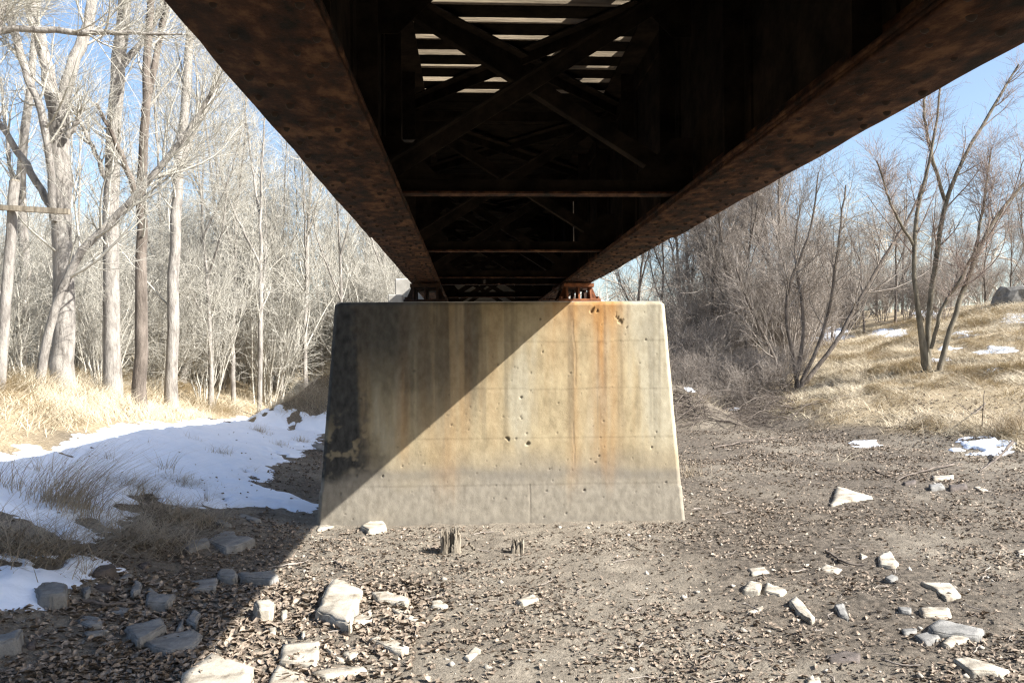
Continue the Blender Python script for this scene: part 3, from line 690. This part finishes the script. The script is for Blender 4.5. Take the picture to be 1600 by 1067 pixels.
# fallen brush on the dark slope right of the pier
B = Build(); r = np.random.default_rng(88); base = []
for k in range(620):
    p = ground(r.uniform(1050, 1250), 560 + 105 * r.random() ** .8); a = r.uniform(2.2, 4.4) if k % 3 else r.uniform(0, 6.28); L = r.uniform(.5, 1.5) if k % 4 else r.uniform(1.5, 3.0)
    d = unit(np.array([math.cos(a), math.sin(a) * .7, r.uniform(.1, 1.0)])); q = [p + np.array([0, 0, -.02])]
    for j in range(6):
        d = unit(d + r.normal(0, .12, 3) + np.array([0, 0, -.22])); nx_ = q[-1] + d * L / 6; nx_[2] = max(nx_[2], float(H(nx_[0], nx_[1])) + .015); q.append(nx_)
    base.append(q)
base = np.array(base); B.add(*tubes(base, r.uniform(.005, .014, (len(base), 1)) * np.linspace(1, .35, 7)[None], 4))
k2, kr = kids(base, np.full(base.shape[:2], .008), 5, .2, 1, .2, .8, .6, 4, .02, .2, .6, r); B.add(*tubes(k2, kr, 3))
o = B.obj('fallen_brush', M_brush, None, False); o['kind'] = 'stuff'; o['label'] = 'tangle of fallen branches on the dark bank right of the pier'; o['category'] = 'brush'

# ------------------------------------------------------------------ utility pole
up_ = empty('utility_pole', tuple(at(4, 560, 14)))
p0 = at(-2, 560, 14); p1 = at(23, 283, 14); p0[2] = float(H(p0[0], p0[1])) - .2; o0 = np.array(up_.location)
q, rr = resample(np.array([p0, p1]) - o0, [.085, .08], 10, .004, tr)
V, F = tubes(q[None], rr[None], 14); o = mesh_np('pole', V, F, M_bark, up_, True)
a = at(-40, 322, 13.87) - o0; b = at(108, 331, 13.87) - o0
bm = bmesh.new(); add_bar(bm, a, b, .09, .085, (0, 1, 0)); obj_bm('crossarm', bm, M_wood, up_)
bm = bmesh.new(); bmesh.ops.create_cone(bm, cap_ends=True, segments=10, radius1=.082, radius2=.07, depth=.04, matrix=Matrix.Translation(Vector(p1 - o0))); obj_bm('pole_top', bm, M_wood, up_)
tag(up_, 'weathered wooden utility pole with a single crossarm at the left edge', 'utility pole')

# ------------------------------------------------------------------ dry grass
def blades(P, Hh, W, r, lean=.35, bend=.5, P_=3, wind=(0, 0), flow=False):
    n = len(P); a = r.uniform(0, 6.28, n)
    if flow: a = fbm(P[:, 0], P[:, 1], .9, 3, 301) * 16 + r.normal(0, .8, n)
    d = np.stack([np.cos(a), np.sin(a), np.zeros(n)], -1); s = np.stack([-np.sin(a), np.cos(a), np.zeros(n)], -1)
    L = np.abs(r.normal(lean, .25, n)); out = []
    for j in range(P_):
        t = j / (P_ - 1)
        c = P + d * ((L * t + bend * L * t * t) * Hh)[:, None] + np.array([wind[0], wind[1], 0]) * (t * t * Hh)[:, None] + np.array([0, 0, 1.]) * (Hh * (t - .28 * L * t * t))[:, None]
        w = (W * (1 - .85 * t))[:, None]
        out += [c - s * w, c + s * w]
    V = np.stack(out, 1).reshape(-1, 3); i0 = (np.arange(n) * 2 * P_)[:, None]
    F = np.concatenate([np.stack([i0 + 2 * j, i0 + 2 * j + 1, i0 + 2 * j + 3, i0 + 2 * j + 2], -1).reshape(-1, 4) for j in range(P_ - 1)])
    return V, F
def grass_field(name, label, X, Y, hmin, hmax, mat, seed, lean=.5, w=.004):
    r = np.random.default_rng(seed)
    P = np.stack([X, Y, H(X, Y) - .02], -1)
    hh = r.uniform(hmin, hmax, len(X)) * (.5 + 1.1 * np.clip(.5 + fbm(X, Y, .8, 3, seed) * 1.6, 0, 1))
    V, F = blades(P, hh, r.uniform(.6, 1.5, len(X)) * w, r, lean, .6, flow=True)
    o = mesh_np(name, V, F, mat); o['kind'] = 'stuff'; o['label'] = label; o['category'] = 'grass'
gr = np.random.default_rng(61)
Y = 8.5 + 20 * gr.random(118000) ** 1.1; X = -3.2 - gr.random(118000) * (.42 * Y + 4.5)
lit = (5.62 + .86 * X - H(X, Y)) < gr.normal(-.45, .16, len(X))
dens = np.clip(.55 + fbm(X, Y, .5, 3, 62) * 2.2, .08, 1); k = lit & (gr.random(len(X)) < dens); k |= (Y > 22.3) & (X < -2.5) & (H(X, Y) > .35) & (gr.random(len(X)) < .6)
grass_field('dry_grass', 'sunlit straw-coloured dry grass on the left bank', X[k], Y[k], .12, .48, M_grass, 63, 1.0, w=.0048)
Y = 12 + 26 * gr.random(170000) ** 1.2; X = 5.5 + gr.random(170000) * (.74 * Y - 5.5)
hh = H(X, Y); k = (hh + fbm(X, Y, .9, 3, 33) * .35 > .10 + gr.random(len(X)) * .30) & (X / Y < .72) & (gr.random(len(X)) < np.clip(.55 + fbm(X, Y, .45, 3, 65) * 2.4, .05, 1)) & ((X > 6.6 + np.clip(Y - 20, 0, 5) * .62) | (gr.random(len(X)) < .12))
grass_field('dry_grass', 'sunlit golden dry grass on the right bank', X[k], Y[k], .10, .34, M_grass, 66, 1.3, w=.006)

k2 = k & (gr.random(len(X)) < .16)
grass_field('dead_weeds', 'brown dead weed stalks mixed into the right bank grass', X[k2] + .03, Y[k2], .08, .5, M_grass_d, 68, .7, w=.004)
def tuft(px, py, n, h, rad, label, mat=M_grass_d, wind=(0, 0), seed=1, lean=.5):
    p = ground(px, py); r = np.random.default_rng(seed * 7 + 1)
    q = np.stack([r.normal(0, rad, n), r.normal(0, rad, n), np.zeros(n)], -1); q[:, 2] = H(q[:, 0] + p[0], q[:, 1] + p[1]) - p[2] - .02
    V, F = blades(q, r.uniform(.4, 1, n) * h, r.uniform(.0022, .0048, n), r, lean, .7, 5, wind)
    o = mesh_np('grass_tuft', V, F, mat); o.location = p; tag(o, label, 'grass tuft', 'dead grass tufts in and around the snow')
tuft(105, 800, 480, .85, .16, 'tallest wind-bent dead grass tuft standing in the snow', wind=(.75, .2), seed=1)
tuft(50, 862, 900, .5, .24, 'broad matted grass clump at the lower left snow edge', wind=(.3, -.1), seed=2, lean=1.1)
tuft(225, 845, 900, .34, .26, 'low brown grass mat between snow and flat stones', seed=3, lean=1.2, wind=(.2, 0))
tuft(262, 812, 700, .36, .2, 'bushy grass clump directly above the flat grey slabs', seed=4, lean=1.0)
tuft(282, 758, 500, .22, .14, 'small round dark grass tussock alone in the snow', seed=5, lean=1.0)
tuft(200, 768, 480, .32, .18, 'sparse grass clump right of the tallest wind-bent tuft', seed=6, lean=1.0, wind=(.3, 0))
tuft(310, 815, 450, .26, .14, 'grass tuft at the soil edge above the stacked slabs', seed=7, lean=1.0)
tuft(15, 770, 90, .6, .15, 'thin leaning grass stalks at the left edge on the snow', seed=8, wind=(.5, 0))
tuft(405, 678, 160, .32, .10, 'upright brown grass tuft on the far snow', seed=9)
tuft(345, 712, 110, .24, .12, 'wispy grass tuft left on the mid snow', seed=10)
tuft(434, 700, 100, .24, .08, 'little grass tuft on the snow toward the pier', seed=11)
tuft(472, 694, 130, .28, .09, 'grass tuft on the snow next to the pier side', seed=12)
tuft(260, 738, 40, .4, .06, 'few bare weed stalks in the middle of the snow', seed=13, wind=(.2, 0))
tuft(322, 788, 26, .32, .03, 'dark dried weed stalk at the lower snow edge', M_twig_d, seed=14, lean=.2)
for k_, (tx, ty, tn, th_, tl) in enumerate([(168, 722, 30, .35, 'thin grass stalks in the snow left of the bare weed stalks'), (60, 742, 36, .4, 'thin grass stalks in the upper left snow near its sunlit edge'), (388, 738, 40, .16, 'low grass wisps in the snow by the bare soil left of the pier'), (300, 690, 24, .22, 'short grass wisp in the snow below the dark log'), (232, 700, 22, .2, 'tiny grass wisp in the middle of the far snow'), (130, 900, 60, .22, 'grass wisps on the small lower snow patch'), (350, 770, 46, .14, 'flattened grass wisps on the lower edge of the snow sheet'), (455, 660, 40, .2, 'grass wisps on the farthest snow before the embankment')]):
    tuft(tx, ty, tn, th_, .07, tl, seed=40 + k_, lean=.6)
tuft(1572, 672, 500, .55, .30, 'rust-brown grass clump above the snow patch on the right', seed=15, wind=(-.2, 0))
tuft(1440, 660, 260, .28, .3, 'brownish grass clump left of the right-hand snow patch', seed=16, lean=.9)
tuft(385, 622, 500, .7, .35, 'bright tall straw grass clump before the dark embankment', M_grass, seed=17, wind=(.15, 0))
tuft(1078, 745, 60, .45, .12, 'thin dry stalks against the right foot of the pier', M_grass_d, seed=18, lean=.25)

# ------------------------------------------------------------------ leaf litter, pebbles, sticks (beyond counting)
lr = np.random.default_rng(91); n = 215000
Y = 4.4 + 17 * lr.random(n) ** 1.25; X = lr.uniform(-.5, .70, n) * (Y + 1.5)
hh = H(X, Y)
cl = fbm(X, Y, 1.1, 4, 92) + .5 * fbm(X, Y, 5, 2, 95)
dens = np.clip(.42 + cl * 2.6, .14, 1) * .85; dens *= np.where((X < -.4) & (Y < 7.8), 3.0, 1.0); dens *= sstep(1.3, .4, hh) * np.where((hh > .3) & (X < 0), .2, 1)
k = lr.random(n) < dens; k &= ~((np.abs(X - PC) < 2.4) & (Y > 9.95) & (Y < 11.7))
sn = np.maximum(poly_sd(npoly, X, Y), poly_sd(lpoly, X, Y)); k &= (sn < .05) | (lr.random(n) < .03)
X, Y = X[k], Y[k]; n = len(X)
Z = H(X, Y) + micro(X, Y) + np.where(np.maximum(poly_sd(npoly, X, Y), poly_sd(lpoly, X, Y)) > .1, .06, 0)
L = (.006 + .022 * lr.random(n) ** 2.0) * (1 + .035 * np.clip(Y - 7, 0, 12)); L *= np.where((X < -.2) & (Y < 7.5), 1.5, 1.0); a = lr.uniform(0, 6.28, n); tilt = lr.normal(0, .25, n); roll = lr.normal(0, .32, n)
ex = np.stack([np.cos(a) * np.cos(tilt), np.sin(a) * np.cos(tilt), np.sin(tilt)], -1)
ey = np.stack([-np.sin(a) * np.cos(roll), np.cos(a) * np.cos(roll), np.sin(roll)], -1); ez = np.cross(ex, ey)
c = np.stack([X, Y, Z + L * .3], -1); V = []
for u, v, w in ((-1, 0, 0), (-.2, .55, .45), (.1, 0, -.05), (-.2, -.6, .35), (1, .1, .3), (.45, .5, .6)):
    j = lr.uniform(.75, 1.25, (n, 3)); V.append(c + L[:, None] * (ex * u * j[:, :1] + ey * v * j[:, 1:2] + ez * w * j[:, 2:]))
V = np.stack(V, 1).reshape(-1, 3); i0 = np.arange(n)[:, None] * 6
F = np.concatenate([i0 + np.array([[0, 2, 1, 1]])[:, [0, 1, 2]], i0 + np.array([[0, 3, 2]]), i0 + np.array([[2, 4, 5]]), i0 + np.array([[1, 2, 5]]), i0 + np.array([[3, 4, 2]])])
o = mesh_np('leaf_litter', V, F, M_leaf); o['kind'] = 'stuff'; o['label'] = 'curled dead leaves scattered over the creek bed'; o['category'] = 'leaves'
n = 1300; Y = 4.4 + 12 * lr.random(n) ** 1.5; X = lr.uniform(-.42, .66, n) * (Y + 1)
k = (poly_sd(npoly, X, Y) < 0) & ~((np.abs(X - PC) < 2.4) & (Y > 9.9)) & (H(X, Y) < .5); X, Y = X[k], Y[k]; n = len(X)
Z = H(X, Y) + micro(X, Y)
S = .007 + .03 * lr.random(n) ** 4; octa = np.array([(1, 0, 0), (0, 1, 0), (-1, 0, 0), (0, -1, 0), (0, 0, .7), (0, 0, -.6)], float)
V = (octa[None] * lr.uniform(.6, 1.3, (n, 6, 1)) + lr.normal(0, .15, (n, 6, 3))) * S[:, None, None] + np.stack([X, Y, Z + S * .2], -1)[:, None]
tri = np.array([(0, 1, 4), (1, 2, 4), (2, 3, 4), (3, 0, 4), (1, 0, 5), (2, 1, 5), (3, 2, 5), (0, 3, 5)])
o = mesh_np('pebbles', V.reshape(-1, 3), (np.arange(n)[:, None, None] * 6 + tri[None]).reshape(-1, 3), M_peb); o['kind'] = 'stuff'; o['label'] = 'small pale stone chips strewn on the creek bed'; o['category'] = 'pebbles'
sb = []; 
for k in range(260):
    y = 4.6 + 13 * lr.random() ** 1.4; x = lr.uniform(-.4, .66) * (y + 1)
    if H(x, y) > .5 or (abs(x - PC) < 2.4 and y > 9.9): continue
    a = lr.uniform(0, 3.14); L = lr.uniform(.05, .3); q = []
    for j in range(5):
        xx = x + math.cos(a) * L * j / 4; yy = y + math.sin(a) * L * j / 4; a += lr.normal(0, .15); q.append((xx, yy, float(H(xx, yy)) + .012 + lr.random() * .012))
    sb.append(q)
sb = np.array(sb); V, F = tubes(sb, np.random.default_rng(4).uniform(.002, .006, (len(sb), 1)) * np.ones((1, 5)), 4)
o = mesh_np('twig_litter', V, F, M_twig_d, None, True); o['kind'] = 'stuff'; o['label'] = 'dry twigs lying on the creek bed'; o['category'] = 'twigs'

# ------------------------------------------------------------------ stones, each outlined on the ground where it lies
def stone(poly, h, label, mat=M_rock, tilt=0.0, seed=0):
    r = np.random.default_rng(500 + seed); h = h * .58; P = [ground(x, y, h) for x, y in poly]; c = np.mean(P, 0)
    o0 = Vector((c[0], c[1], float(H(c[0], c[1])))); bm = bmesh.new(); n = len(P)
    zt = o0.z + h; top = []; bot = []
    span_ = np.ptp(np.array(P)[:, 1]) + 1e-6
    for p in P:
        z = zt + r.normal(0, h * .10) + tilt * (p[1] - c[1]) / span_
        top.append(bm.verts.new((p[0] - o0.x, p[1] - o0.y, z - o0.z)))
        q = c + (p - c) * r.uniform(1.0, 1.16); bot.append(bm.verts.new((q[0] - o0.x, q[1] - o0.y, float(H(q[0], q[1])) - .06 - o0.z)))
    bm.faces.new(top); bm.faces.new(bot[::-1])
    for i in range(n): bm.faces.new((top[i], bot[i], bot[(i + 1) % n], top[(i + 1) % n]))
    bmesh.ops.recalc_face_normals(bm, faces=bm.faces)
    bmesh.ops.bevel(bm, geom=list(bm.edges), offset=min(.012, h * .2), segments=2, affect='EDGES', clamp_overlap=True)
    bmesh.ops.triangulate(bm, faces=list(bm.faces))
    for it in range(3):
        bmesh.ops.subdivide_edges(bm, edges=[e for e in bm.edges if e.calc_length() > .034], cuts=1, use_grid_fill=True)
        bmesh.ops.triangulate(bm, faces=list(bm.faces))
    am = min(.022, h * .3)
    vs = list(bm.verts); C_ = np.array([v.co[:] for v in vs]); K = C_ + np.array(o0[:]); kx, ky, kz = K.T
    d = np.stack([fbm(kx + kz, ky, 9, 3, seed), fbm(ky + kz, kx, 9, 3, seed + 5), fbm(kx, ky + kz, 12, 4, seed + 9) * 1.1], -1)
    d2 = np.stack([fbm(kx + kz, ky, 3.2, 2, seed + 2), fbm(ky - kz, kx, 3.2, 2, seed + 4), fbm(kx, ky, 4, 2, seed + 7)], -1)
    C_ += d * am * 1.6 + d2 * am * 1.2
    for v, q in zip(vs, C_): v.co = q
    o = obj_bm('stone', bm, mat, None, True); o.location = o0; tag(o, label, 'stone', 'loose stones in the creek bed')
    return o
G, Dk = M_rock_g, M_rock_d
STONES = [
 ([(519, 902), (567, 918), (545, 976), (494, 951)], .14, 'largest sunlit pale block, thick and upright, with a dark shadow on its left', M_rock),
 ([(332, 1017), (395, 1043), (385, 1085), (330, 1100), (280, 1075), (286, 1052)], .07, 'wide pale slab at the bottom edge crossed by the bridge shadow line', M_rock),
 ([(441, 1006), (500, 1002), (496, 1038), (437, 1034)], .06, 'nearly square flat pale slab below the largest sunlit block', M_rock),
 ([(433, 1040), (474, 1054), (480, 1085), (410, 1085)], .05, 'pale slab cut by the bottom edge, just under the square slab', M_rock),
 ([(484, 1052), (512, 1044), (568, 1041), (574, 1047), (512, 1059)], .05, 'long thin pale slab with a dark underside near the bottom edge', M_rock),
 ([(501, 1006), (510, 1008), (539, 1029), (528, 1030)], .04, 'narrow tilted orange-edged sliver right of the square slab', M_rock),
 ([(533, 1020), (563, 1009), (566, 1019), (547, 1027)], .03, 'small half-buried pale stone right of the orange-edged sliver', M_rock),
 ([(550, 965), (580, 951), (582, 968), (553, 977)], .05, 'stone leaning against the right side of the largest block', M_rock),
 ([(579, 924), (604, 926), (638, 933), (637, 942), (590, 937)], .06, 'wedge-shaped pale stone with a dark left end, beyond the largest block', M_rock),
 ([(609, 947), (620, 947), (668, 970), (655, 976)], .035, 'long thin pale stone lying diagonally right of the largest block', M_rock),
 ([(673, 939), (688, 936), (700, 944), (697, 951), (674, 948)], .05, 'small rounded pale stone right of the long diagonal stone', M_rock),
 ([(576, 998), (593, 991), (606, 994), (640, 1011), (632, 1017), (612, 1013)], .06, 'pale cracked stone with a split, lower right of the largest block', M_rock),
 ([(396, 939), (418, 934), (429, 937), (424, 951), (403, 953)], .18, 'upright pale stone standing right at the shadow line', M_rock),
 ([(439, 953), (449, 950), (449, 962), (440, 963)], .07, 'small upright stone between the shadow line and the largest block', M_rock),
 ([(470, 987), (476, 983), (477, 992), (471, 994)], .07, 'tiny pointed upright stone above the square slab', M_rock),
 ([(419, 981), (431, 979), (431, 989), (421, 990)], .05, 'small block below the upright stone at the shadow line', M_rock),
 ([(563, 821), (580, 811), (600, 812), (605, 823), (577, 828)], .10, 'pale rounded stone resting against the foot of the pier', M_rock),
 ([(500, 818), (522, 822), (495, 828)], .03, 'flat pale stone at the lower left corner of the pier', M_rock),
 ([(806, 936), (833, 927), (842, 934), (816, 942)], .045, 'lone oblong pale stone in the open middle of the creek bed', M_rock),
 ([(724, 1026), (742, 1012), (752, 1017), (734, 1030)], .03, 'lone flat pale stone near the bottom middle', M_rock),
 ([(1308, 759), (1363, 775), (1298, 786)], .07, 'bright white triangular slab right of the pier', M_rock),
 ([(1456, 743), (1490, 741), (1489, 746), (1458, 748)], .06, 'pale flat stone, farthest back of the small row below the snow patch', M_rock),
 ([(1451, 757), (1472, 753), (1477, 759), (1453, 762)], .09, 'left stone of the touching pair below the snow patch', M_rock_g),
 ([(1482, 757), (1510, 755), (1512, 761), (1484, 763)], .09, 'right dark-fronted stone of the touching pair below the snow patch', M_rock_d),
 ([(1411, 752), (1431, 750), (1430, 754), (1413, 756)], .05, 'dark low stone left of the touching pair below the snow patch', Dk),
 ([(1521, 760), (1530, 760), (1544, 766), (1536, 767)], .03, 'thin pale sliver right of the touching pair below the snow patch', M_rock),
 ([(1169, 888), (1194, 886), (1202, 893), (1175, 896)], .06, 'flat-topped stone, farthest back of the trio right of the pier', M_rock),
 ([(1158, 919), (1171, 907), (1190, 910), (1187, 922)], .10, 'left stone of the side-by-side pair in the right creek bed', M_rock),
 ([(1193, 924), (1198, 908), (1229, 922), (1220, 929)], .07, 'right stone of the side-by-side pair in the right creek bed', M_rock),
 ([(1233, 941), (1243, 928), (1274, 964), (1268, 969), (1248, 955)], .09, 'twisted bright-edged stone standing below the side-by-side pair', M_rock),
 ([(1304, 945), (1319, 943), (1326, 962), (1310, 960)], .09, 'grey upright stone right of the twisted bright-edged stone', G),
 ([(1281, 886), (1291, 882), (1316, 889), (1307, 894), (1285, 892)], .045, 'smooth oval pale stone beside a bleached stick', M_rock),
 ([(1372, 866), (1389, 859), (1404, 877), (1396, 884), (1374, 880)], .10, 'pointed bright stone above the small dark cube', M_rock),
 ([(1343, 863), (1356, 869), (1346, 872)], .06, 'small triangular stone just left of the pointed bright stone', M_rock),
 ([(1382, 904), (1392, 898), (1404, 902), (1394, 908)], .08, 'small cube-like stone with a shaded left side', G),
 ([(1437, 908), (1486, 910), (1502, 929), (1477, 932), (1460, 919)], .07, 'large bright slab highest of the group at the right edge', M_rock),
 ([(1437, 950), (1450, 946), (1483, 948), (1488, 960), (1442, 959)], .09, 'bright flat-topped stone in the middle of the right edge group', M_rock),
 ([(1450, 978), (1467, 964), (1538, 982), (1532, 993), (1458, 989)], .10, 'broad brownish slab, biggest of the group at the right edge', G),
 ([(1428, 992), (1460, 983), (1470, 997), (1447, 1002)], .06, 'grey flat stone at the left foot of the broad brownish slab', G),
 ([(1470, 1004), (1489, 989), (1515, 998), (1484, 1007)], .07, 'pale wedge stone in front of the broad brownish slab', M_rock),
 ([(1408, 983), (1434, 979), (1432, 988), (1412, 990)], .03, 'low buried stone left of the broad brownish slab', G),
 ([(1489, 1025), (1512, 1025), (1580, 1046), (1561, 1051), (1515, 1047)], .09, 'long bright slab lowest at the right, near the bottom corner', M_rock),
 ([(1402, 947), (1424, 949), (1424, 957), (1406, 955)], .05, 'small half-buried stone left of the bright flat-topped stone', G),
 ([(1290, 1024), (1320, 1016), (1345, 1019), (1343, 1032), (1297, 1034)], .05, 'mud-covered low stone near the bottom right middle', Dk),
 ([(1588, 860), (1602, 856), (1607, 865), (1592, 868)], .06, 'pale stone cut off by the right picture edge', M_rock),
 ([(1166, 956), (1191, 946), (1194, 950), (1171, 959)], .03, 'narrow stick-like pale stone below the side-by-side pair', M_rock),
 ([(1258, 1061), (1280, 1057), (1283, 1066), (1262, 1071)], .03, 'flat pale stone at the very bottom right of centre', M_rock),
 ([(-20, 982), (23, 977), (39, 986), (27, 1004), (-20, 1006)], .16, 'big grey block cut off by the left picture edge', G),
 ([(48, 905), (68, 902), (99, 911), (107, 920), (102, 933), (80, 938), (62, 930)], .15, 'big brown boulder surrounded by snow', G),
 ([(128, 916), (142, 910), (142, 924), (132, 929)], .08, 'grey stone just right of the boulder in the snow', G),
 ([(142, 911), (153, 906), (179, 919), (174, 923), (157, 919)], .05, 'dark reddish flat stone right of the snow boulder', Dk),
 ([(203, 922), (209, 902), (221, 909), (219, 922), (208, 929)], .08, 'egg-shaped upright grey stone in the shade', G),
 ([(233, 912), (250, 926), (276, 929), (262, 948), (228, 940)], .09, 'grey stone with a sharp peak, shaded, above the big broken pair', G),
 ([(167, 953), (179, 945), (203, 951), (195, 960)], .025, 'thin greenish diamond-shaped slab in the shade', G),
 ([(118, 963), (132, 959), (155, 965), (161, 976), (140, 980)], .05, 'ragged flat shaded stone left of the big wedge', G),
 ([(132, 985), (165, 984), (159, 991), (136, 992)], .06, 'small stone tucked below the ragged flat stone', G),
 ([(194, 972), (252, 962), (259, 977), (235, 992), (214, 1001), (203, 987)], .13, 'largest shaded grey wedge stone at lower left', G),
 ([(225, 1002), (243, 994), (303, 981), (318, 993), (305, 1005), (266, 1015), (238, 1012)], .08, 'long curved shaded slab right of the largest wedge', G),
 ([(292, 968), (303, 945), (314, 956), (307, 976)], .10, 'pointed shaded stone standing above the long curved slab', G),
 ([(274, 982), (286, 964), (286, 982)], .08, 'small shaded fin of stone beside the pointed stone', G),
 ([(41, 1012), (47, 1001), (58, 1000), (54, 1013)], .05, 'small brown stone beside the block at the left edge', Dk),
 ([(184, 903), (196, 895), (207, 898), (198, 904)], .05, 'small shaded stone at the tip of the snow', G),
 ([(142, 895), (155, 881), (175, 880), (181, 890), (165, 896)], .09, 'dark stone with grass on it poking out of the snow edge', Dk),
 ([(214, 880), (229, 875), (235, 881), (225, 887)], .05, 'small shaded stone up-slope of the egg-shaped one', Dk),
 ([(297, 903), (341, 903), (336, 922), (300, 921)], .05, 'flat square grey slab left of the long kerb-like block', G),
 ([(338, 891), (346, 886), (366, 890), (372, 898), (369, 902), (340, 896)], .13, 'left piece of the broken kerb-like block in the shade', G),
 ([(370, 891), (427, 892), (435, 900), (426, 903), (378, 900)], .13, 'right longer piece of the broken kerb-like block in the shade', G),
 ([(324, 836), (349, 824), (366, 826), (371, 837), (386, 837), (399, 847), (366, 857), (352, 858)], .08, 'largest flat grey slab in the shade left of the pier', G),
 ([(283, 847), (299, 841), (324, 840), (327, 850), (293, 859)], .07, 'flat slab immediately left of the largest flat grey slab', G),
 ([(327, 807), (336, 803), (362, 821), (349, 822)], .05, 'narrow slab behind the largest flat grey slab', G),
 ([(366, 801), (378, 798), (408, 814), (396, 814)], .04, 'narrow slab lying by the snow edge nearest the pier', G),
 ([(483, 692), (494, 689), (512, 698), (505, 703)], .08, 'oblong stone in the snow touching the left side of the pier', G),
]
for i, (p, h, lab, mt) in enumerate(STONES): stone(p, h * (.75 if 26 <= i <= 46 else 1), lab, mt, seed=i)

# ------------------------------------------------------------------ rotted pile stumps in front of the pier
def stump(px, py, clusters, h, label, seed):
    r = np.random.default_rng(seed); p = ground(px, py); bm = bmesh.new()
    for cx, cy, rad, n in clusters:
        for k in range(n):
            a = r.uniform(0, 6.28); rr = rad * math.sqrt(r.random()); x, y = cx + math.cos(a) * rr, cy + math.sin(a) * rr
            w = r.uniform(.006, .02); hh = h * r.uniform(.35, 1) * (1 - .25 * rr / rad); lx, ly = r.normal(0, .012, 2); tw_ = r.uniform(0, 6.28)
            ring = []
            for z, s_ in ((-.08, 1.5), (hh * .3, 1.1), (hh * .7, .95), (hh * .9, .6), (hh, .08)):
                t = max(z, 0) / h
                ring.append([bm.verts.new((x + lx * t + math.cos(q + tw_) * w * s_ + r.normal(0, .0025), y + ly * t + math.sin(q + tw_) * w * s_ * .7 + r.normal(0, .0025), z + r.normal(0, .008))) for q in (0, 1.3, 2.5, 3.9, 5.0)])
            for A, B_ in zip(ring, ring[1:]):
                for i in range(5): bm.faces.new((A[i], A[(i + 1) % 5], B_[(i + 1) % 5], B_[i]))
            bm.faces.new(ring[-1])
    o = obj_bm('pile_stump', bm, M_wood); o.location = p; tag(o, label, 'stump', 'rotted timber pile stumps before the pier')
stump(706, 864, [(-.065, 0, .035, 22), (.035, .01, .05, 34), (-.02, .05, .03, 8)], .34, 'taller split grey timber stump in front of the pier', 1)
stump(808, 864, [(0, 0, .055, 30), (.03, -.02, .03, 8)], .20, 'shorter crumbling timber stump in front of the pier', 2)

# ------------------------------------------------------------------ logs, branches and small things
def stick(name, pts, r0_, r1_, label, mat, cat='branch', h=.03):
    mat = M_brush if mat in (M_twig, M_twig_d) else mat; P = np.array([ground(x, y, hh) for x, y, hh in pts]); o0 = P[0].copy(); r = np.random.default_rng(int(pts[0][0]))
    q, rr = resample(P - o0, np.linspace(r0_, r1_, len(P)), 12, .006, r)
    V, F = tubes(q[None], rr[None], 7); o = mesh_np(name, V, F, mat, None, True); o.location = o0; tag(o, label, cat, 'dead branches on the ground')
stick('dead_branch', [(1290, 860, .02), (1320, 880, .03), (1350, 882, .02)], .012, .008, 'bleached stick beside the oval pale stone', M_twig)
stick('dead_branch', [(1530, 737, .02), (1560, 715, .1), (1582, 690, .25)], .012, .03, 'dark forked branch leaning from the snow patch to the right edge', M_twig_d)
stick('dead_branch', [(1400, 752, .02), (1418, 742, .04), (1450, 733, .05), (1490, 725, .03)], .010, .018, 'long thin branch lying above the touching stone pair', M_twig_d)
stick('dead_branch', [(1362, 730, .02), (1375, 740, .02), (1392, 746, .02)], .012, .008, 'short bent twig left of the long thin branch', M_twig)
stick('dead_branch', [(1540, 630, .02), (1520, 650, .35), (1495, 628, .7)], .012, .006, 'thin bare branch rising from the brown grass clump', M_twig_d)
stick('dead_branch', [(1534, 668, .02), (1536, 640, .5), (1538, 610, .9)], .014, .006, 'upright bare stem in the brown grass clump', M_twig_d)
stick('dead_branch', [(130, 938, .02), (170, 944, .04), (220, 940, .03)], .014, .010, 'dark stick lying between shaded stones below the snow', M_twig_d)
stick('dead_log', [(326, 655, .03), (343, 660, .05), (358, 660, .03)], .05, .04, 'short dark log at the edge of the sunlit snow', M_bark_d, 'log')
stick('dead_branch', [(1115, 700, .02), (1160, 690, .05), (1215, 684, .03)], .02, .012, 'long dark branch lying on the bank foot right of the pier', M_twig_d)
stick('dead_branch', [(522, 875, .02), (532, 882, .03), (542, 890, .02)], .014, .006, 'short brown stick on sunlit silt left of the stumps', M_bark_d)
stick('dead_branch', [(733, 848, .10), (738, 854, .05), (742, 859, .02)], .014, .012, 'wood splinter lying just right of the taller stump', M_wood)

# concrete lump and marker post on the far right slope
p = ground(1588, 474)
bm = bmesh.new(); bmesh.ops.create_icosphere(bm, subdivisions=3, radius=1.0)
for v in bm.verts:
    k = float(fbm(v.co.x + v.co.z, v.co.y, 1.6, 3, 4)) * .5 + 1; v.co = Vector((v.co.x * .95 * k, v.co.y * .8 * k, max(-.3, min(.62, v.co.z * .9)) * k))
o = obj_bm('boulder', bm, M_rock_g); o.location = p + np.array([.3, .6, .1]); tag(o, 'grey boulder at the top of the far right slope', 'boulder')
mp_ = empty('marker_post', tuple(ground(1580, 462)))
bm = bmesh.new(); add_box(bm, -.09, .09, -.02, .02, -.3, 1.1); obj_bm('post', bm, M_white, mp_)
bm = bmesh.new(); add_box(bm, -.025, .025, -.026, -.0205, .35, .95); obj_bm('dark_stripe', bm, M_rock_d, mp_)
tag(mp_, 'thin white marker post standing by the boulder at far right', 'marker post')
